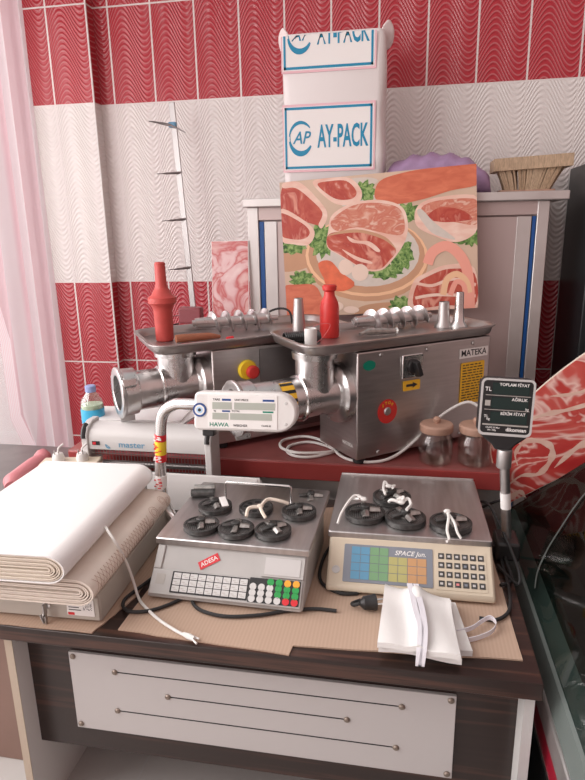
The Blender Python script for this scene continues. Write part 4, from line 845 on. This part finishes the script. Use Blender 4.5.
for j in range(3):
    y0 = .064+j*.034; k = obj('screen', B(FD).b2(.026, W2-.014, y0, y0+.027, .0008, .0014), 'lcd_dark', dh, smooth=False)
b = B(FD)
b.k = 0; b.text('TOPLAM FİYAT', .0095, .074, .155, .0018); b.text('AĞIRLIK', .0095, .088, .121, .0018); b.text('BİRİM FİYAT', .0095, .076, .087, .0018); b.text('TL', .013, .017, .143, .0018); b.text('kg', .008, .106, .100, .0018); b.text('TL', .009, .017, .079, .0018); b.text('kg', .008, .022, .073, .0018); b.text('CLASS III Max', .0055, .034, .053, .0018); b.text('Min 100g', .005, .032, .047, .0018); b.text('dikomsan', .0120, .086, .050, .0018, bold=.03)
b.k = 1
for y in (.0945, .1285): b.b2(.012, W2-.010, y, y+.0015, .0008, .0012)
b.b2(.010, W2-.010, .058, .0615, .0008, .0012); b.b2(.012, .024, .104, .117, .0008, .0012)
obj('lettering', b, ['label_white', 'k_grey'], dh, smooth=False)

# ------------------------------------------------------------------ grinder plates, knives and ties
def plate_proto(kind):
    t = thing('grinder_plate', 'x', 'grinder plate', (0, 0, 0), 0, 'grinder plates on the scales')
    obj('rim', B().lathe([(.0475, 0), (.0485, .001), (.0485, .0125), (.0465, .0135), (.042, .0135), (.041, .011), (.041, .002)], 36, cap=False), 'iron', t)
    b = B(); b.k = 0; b.lathe([(.0415, .0), (.0415, .0112)], 36)
    b.k = 1
    if kind == 'big':
        for i in range(8): a = 2*PI*i/8; b.lathe([(.0075, .0110), (.0075, .0116)], 14, (.029*math.cos(a), .029*math.sin(a), 0))
    obj('perforated_disc', b, ['iron_mesh' if kind == 'fine' else 'iron', 'hole'], t)
    obj('hub', B().lathe([(.012, .011), (.012, .0145), (.006, .0145)], 20), 'iron_light', t); return t
def knife_proto():
    t = thing('grinder_knife', 'x', 'knife', (0, 0, 0), 0, 'cross shaped grinder knives')
    obj('hub', B().lathe([(.011, 0), (.012, .002), (.012, .013), (.009, .015)], 12), 'iron', t)
    for k in range(4):
        R = Matrix.Rotation(PI/2*k, 4, 'Z'); b = B(R); b.loft([[V3((x, y, z)) for y, z in ((-.0085, .001), (.0065, .001), (.0065, .008), (-.002, .010))] for x in (.009,)]+[[V3((.036, y-.003, z)) for y, z in ((-.0085, .001), (.0085, .001), (.0085, .005), (-.002, .006))]]); obj('blade', b, 'iron_light' if k != 2 else 'iron', t, bev=.0006)
    return t
PF, PB_, KN = plate_proto('fine'), plate_proto('big'), knife_proto()
used = set()
def put(proto, label, x, y, z, rz, tilt=0):
    left = 'left scale' in label or 'left pan' in label
    if left and z > ZL+.01: z = ZL+KH*.86
    o = proto if proto.name not in used else copy_tree(proto); used.add(proto.name); o.location = (x, y, z); o.rotation_euler = (tilt, 0, rz); o['label'] = label; o.scale = (.86,)*3 if left else (1,)*3; return o
ZL, ZR = CZ+.112+.0006, CZ+.103+.0006; KH = .0150
put(PF, 'black grinder plate at the front left of the left scale pan', -.447, 1.213, ZL, .2); put(PF, 'black grinder plate at the front middle of the left scale pan', -.362, 1.207, ZL, 1.1)
put(PF, 'black grinder plate at the front right of the left scale pan', -.277, 1.213, ZL, .6); put(PF, 'black grinder plate at the back right of the left scale pan', -.235, 1.315, ZL, .3)
put(PB_, 'grinder plate with large round holes at the back middle of the left pan', -.343, 1.320, ZL, .1); put(PF, 'black grinder plate at the back left of the left scale pan', -.446, 1.315, ZL, .9)
put(KN, 'cross knife on the front left plate of the left scale', -.447, 1.213, ZL+KH, .35); put(KN, 'cross knife on the front middle plate of the left scale', -.362, 1.207, ZL+KH, .15)
put(KN, 'cross knife on the front right plate of the left scale', -.277, 1.213, ZL+KH, .75); put(KN, 'cross knife on the back right plate of the left scale', -.235, 1.315, ZL+KH, .3)
put(KN, 'cross knife on the plate at the back left of the left scale', -.446, 1.315, ZL+KH, .6)
k_ = put(KN, 'loose cross knife lying at the back right corner of the left pan', -.222, 1.420, ZL, .2)
kk = thing('knife_shaft', 'two stubby dark metal shafts lying at the back left of the left pan', 'shaft', (-.50, 1.385, ZL)); 
obj('shaft', B().cyl((-.028, -.012, .010), (.030, -.002, .010), .0095, n=14), 'iron', kk); obj('shaft', B().cyl((-.030, .018, .010), (.024, .026, .010), .0095, n=14), 'iron_light', kk)
put(PF, 'black grinder plate at the left of the right scale pan', -.078, 1.345, ZR, .1); put(PF, 'black grinder plate at the back of the right scale pan', -.016, 1.445, ZR, .8)
put(PF, 'black grinder plate in the middle front of the right scale pan', .018, 1.333, ZR, .4); put(PF, 'black grinder plate alone at the right of the right scale pan', .122, 1.322, ZR, 1.0)
put(KN, 'cross knife tied to the left plate of the right scale', -.078, 1.345, ZR+KH, .2); put(KN, 'cross knife tied to the back plate of the right scale', -.016, 1.445, ZR+KH, .9)
put(KN, 'cross knife tied to the middle plate of the right scale', .018, 1.333, ZR+KH, .55); put(KN, 'cross knife tied to the right plate of the right scale', .122, 1.322, ZR+KH, .35)
def tie(label, loc, paths, r=.0032, m='cord_white'):
    t = thing('cloth_tie', label, 'string', loc, 0, 'white cloth ties on the grinder plates')
    for p in paths: obj('strand', B().tube(p, r, 6, smooth=5), m, t)
    obj('knot', B().sphere((0, 0, .012), .009, 8, (1, .8, .6)), m, t); return t
tie('white cloth tie trailing off the left plate of the right scale', (-.082, 1.350, ZR+.030), [[(0, 0, .010), (-.02, .01, .016), (-.035, -.01, .008), (-.05, -.04, -.010), (-.056, -.065, -.024)], [(0, 0, .010), (-.015, .02, .012), (-.03, .015, .006), (-.01, -.005, .014)]])
tie('white cloth tie on the back plate of the right scale', (-.025, 1.435, ZR+.030), [[(0, 0, .01), (-.01, .02, .016), (-.012, -.012, .010), (-.006, -.03, .001)], [(0, 0, .01), (.016, .01, .010), (.01, -.01, .012)]])
tie('white cloth tie knotted over the middle plate of the right scale', (.008, 1.345, ZR+.030), [[(0, 0, .01), (-.022, .006, .014), (-.03, .012, .006)], [(0, 0, .01), (.015, .014, .016), (.022, 0, .008), (.012, -.022, .004)], [(0, 0, .012), (.005, .012, .020), (-.012, .008, .012)]], .004)
tie('white cloth tie hanging from the right plate over the pan edge', (.112, 1.312, ZR+.030), [[(0, 0, .010), (.002, -.02, .006), (-.002, -.045, -.012), (.002, -.062, -.025), (-.004, -.072, -.026)], [(0, 0, .010), (.014, -.03, .0), (.020, -.05, -.014), (.028, -.058, -.024)]])
tie('white cloth strip over the plates at the back of the left scale', (-.318, 1.262, ZL+.028), [[(0, 0, .01), (-.024, -.01, .010), (-.026, -.03, -.002)], [(0, 0, .01), (.012, .03, .016), (.04, .035, .012), (.06, .04, .004)], [(0, 0, .01), (.010, -.02, .006), (.02, -.03, -.002)]], .0042, 'paper_edge')
t = thing('cloth_tie', 'pale flat label strip across the back left plate of the left scale', 'string', (-.415, 1.290, ZL+.028), .0, 'white cloth ties on the grinder plates'); b = B(); b.box((0, 0, .004), (.016, .052, .003), Matrix.Rotation(.45, 3, 'Z')); obj('strip', b, 'label_white', t, bev=.001)

# ------------------------------------------------------------------ cables, plugs on the counter
z = CZ+.0045
def cable(name, label, pts, r, m, cat='cable', k=8): o = obj(name, B().tube(pts, r, 8, smooth=k), m); return tag(o, label, cat)
cable('power_cable', 'black cable looping out from under the left side of the grey scale', [(-.47, 1.30, z), (-.53, 1.22, z), (-.563, 1.13, z), (-.580, 1.065, z), (-.555, 1.032, z), (-.51, 1.040, z), (-.47, 1.075, z), (-.44, 1.12, z)], .0038, 'black_rubber')
cable('power_cable', 'black cable curving in front of the grey scale', [(-.45, 1.16, z), (-.438, 1.10, z), (-.41, 1.062, z), (-.35, 1.046, z), (-.28, 1.060, z), (-.22, 1.085, z), (-.165, 1.10, z), (-.12, 1.10, z)], .0038, 'black_rubber')
cable('power_cable', 'black cable bowing between the two scales', [(-.13, 1.42, z), (-.165, 1.36, z), (-.176, 1.27, z), (-.165, 1.20, z), (-.12, 1.165, z), (-.08, 1.17, z+.0)], .0038, 'black_rubber')
for lb, p in (('thick black cable curving down beside the display pole of the right scale', [(.250, 1.42, CT+.008), (.247, 1.33, CT+.008), (.246, 1.24, CT+.008), (.235, 1.16, CT+.008), (.205, 1.12, z+.001), (.17, 1.12, z+.001)]), ('second black cable hanging in a loop behind the right scale', [(.215, 1.62, CT+.01), (.262, 1.54, .90), (.272, 1.47, .93), (.272, 1.46, .90), (.262, 1.45, .87), (.256, 1.36, CT+.016), (.258, 1.28, CT+.008), (.23, 1.25, CT+.008)]), ('thin black cable crossing the pole socket of the right scale', [(.21, 1.58, CT+.05), (.235, 1.50, .90), (.268, 1.30, .86), (.268, 1.25, .835), (.25, 1.29, CT+.010), (.235, 1.33, CT+.010)])):
    cable('power_cable', lb, p, .0038, 'black_rubber')
t = thing('power_plug', 'black power plug lying in front of the beige scale', 'plug', (-.055, 1.120, z-.004), .3)
obj('body', B().lathe([(.006, 0), (.014, .008), (.016, .028), (.017, .030), (.017, .034)], 16, (-.018, 0, .017), (1, 0, 0)), 'black_plastic', t)
for s in (-.008, .008): obj('pin', B().cyl((.016, s, .017), (.034, s, .017), .0022, n=8), 'steel_bright', t)
obj('cord', B().tube([(-.018, 0, .017), (-.03, .004, .012), (-.03, .02, .005), (-.01, .03, .004)], .004, 8, smooth=4), 'black_rubber', t)
t = thing('white_lead', 'thin white lead falling from the paper stack to a small plug at the counter edge', 'cable', (0, 0, 0))
obj('cord', B().tube([(-.640, 1.12, .978), (-.612, 1.09, .975), (-.592, 1.08, .955), (-.584, 1.10, .90), (-.574, 1.105, .85), (-.560, 1.09, z), (-.535, 1.06, z), (-.48, 1.015, z), (-.43, .985, z), (-.405, .974, z)], .0032, 8, smooth=7), 'cord_white', t)
obj('plug', B().tube([(-.412, .978, z), (-.400, .972, z+.001), (-.385, .966, z+.001)], [.004, .006, .005], 8), 'cord_white', t)
for s in (-.005, .004): obj('tip', B().cyl((-.386, .967+s, z+.001), (-.376, .961+s*1.6, z+.001), .002, n=8), 'cord_white', t)

# ------------------------------------------------------------------ folded apron
ap = thing('folded_apron', 'folded white cloth apron with a lilac tie strap in front of the beige scale', 'apron', (0, 0, CZ))
def sheet(name, corners, zf, th, m, parent, n=22):
    A_, B_, C_, D_ = [V3((*c, 0)) for c in corners]; top, bot = [], []
    for j in range(n+1):
        for i in range(n+1):
            u, v = i/n, j/n; p = (A_*(1-u)+B_*u)*(1-v)+(D_*(1-u)+C_*u)*v; h = zf(u, v); top.append((p.x, p.y, h+th)); bot.append((p.x, p.y, max(.0003, h)))
    q = n+1; fs = [(j*q+i, j*q+i+1, (j+1)*q+i+1, (j+1)*q+i) for j in range(n) for i in range(n)]; K = len(top)
    f2 = [tuple(K+x for x in f[::-1]) for f in fs]; ed = [i for i in range(q)]+[j*q+n for j in range(1, q)]+[n*q+i for i in range(n-1, -1, -1)]+[j*q for j in range(n-1, 0, -1)]
    sd = [(ed[k], ed[(k+1) % len(ed)], K+ed[(k+1) % len(ed)], K+ed[k]) for k in range(len(ed))]
    b = B(); b.add(top+bot, fs+f2+sd); return obj(name, b, m, parent, ang=70)
sheet('lower_layer', [(.02, .995), (.145, 1.005), (.125, 1.155), (.0, 1.17)], lambda u, v: .001, .012, 'cloth', ap)
sheet('middle_layer', [(-.028, .975), (.122, .968), (.115, 1.150), (-.018, 1.165)], lambda u, v: .013+.004*math.sin(u*5), .012, 'cloth', ap)
sheet('top_layer', [(-.030, .970), (.118, .955), (.110, 1.130), (-.022, 1.155)], lambda u, v: .026+.012*math.exp(-((v-.9)/.12)**2)*(1-.5*u)+.003*math.sin(u*9+v*3)+.010*math.exp(-((u-.5)/.10)**2), .011, 'cloth', ap)
for s in (-.006, .007):
    b = B(); P = smooth_path([(.035+s, 1.150, .050), (.040+s, 1.11, .049), (.046+s, 1.06, .049), (.052+s*.6, 1.01, .048), (.050+s*.6, .965, .040), (.047+s*.4, .945, .015)], 6); vs = []
    for p in P: vs += [p+V3((-.0055, 0, 0)), p+V3((.0055, 0, 0)), p+V3((.0055, 0, .003)), p+V3((-.0055, 0, .003))]
    b.loft([vs[4*i:4*i+4] for i in range(len(P))]); obj('strap', b, 'strap', ap, ang=60, label='lilac tie strap')
b = B(); P = smooth_path([(.12, 1.06, .010), (.15, 1.075, .012), (.172, 1.10, .012), (.190, 1.115, .012), (.200, 1.100, .010), (.188, 1.075, .008), (.16, 1.055, .006), (.13, 1.04, .006)], 6); rg = []
for i, p in enumerate(P): rg.append([p+V3((0, -.001, -.005)), p+V3((0, .001, -.005)), p+V3((0, .001, .005)), p+V3((0, -.001, .005))])
b.loft(rg); obj('strap_loop', b, 'strap', ap, ang=60, label='looped end of the strap')
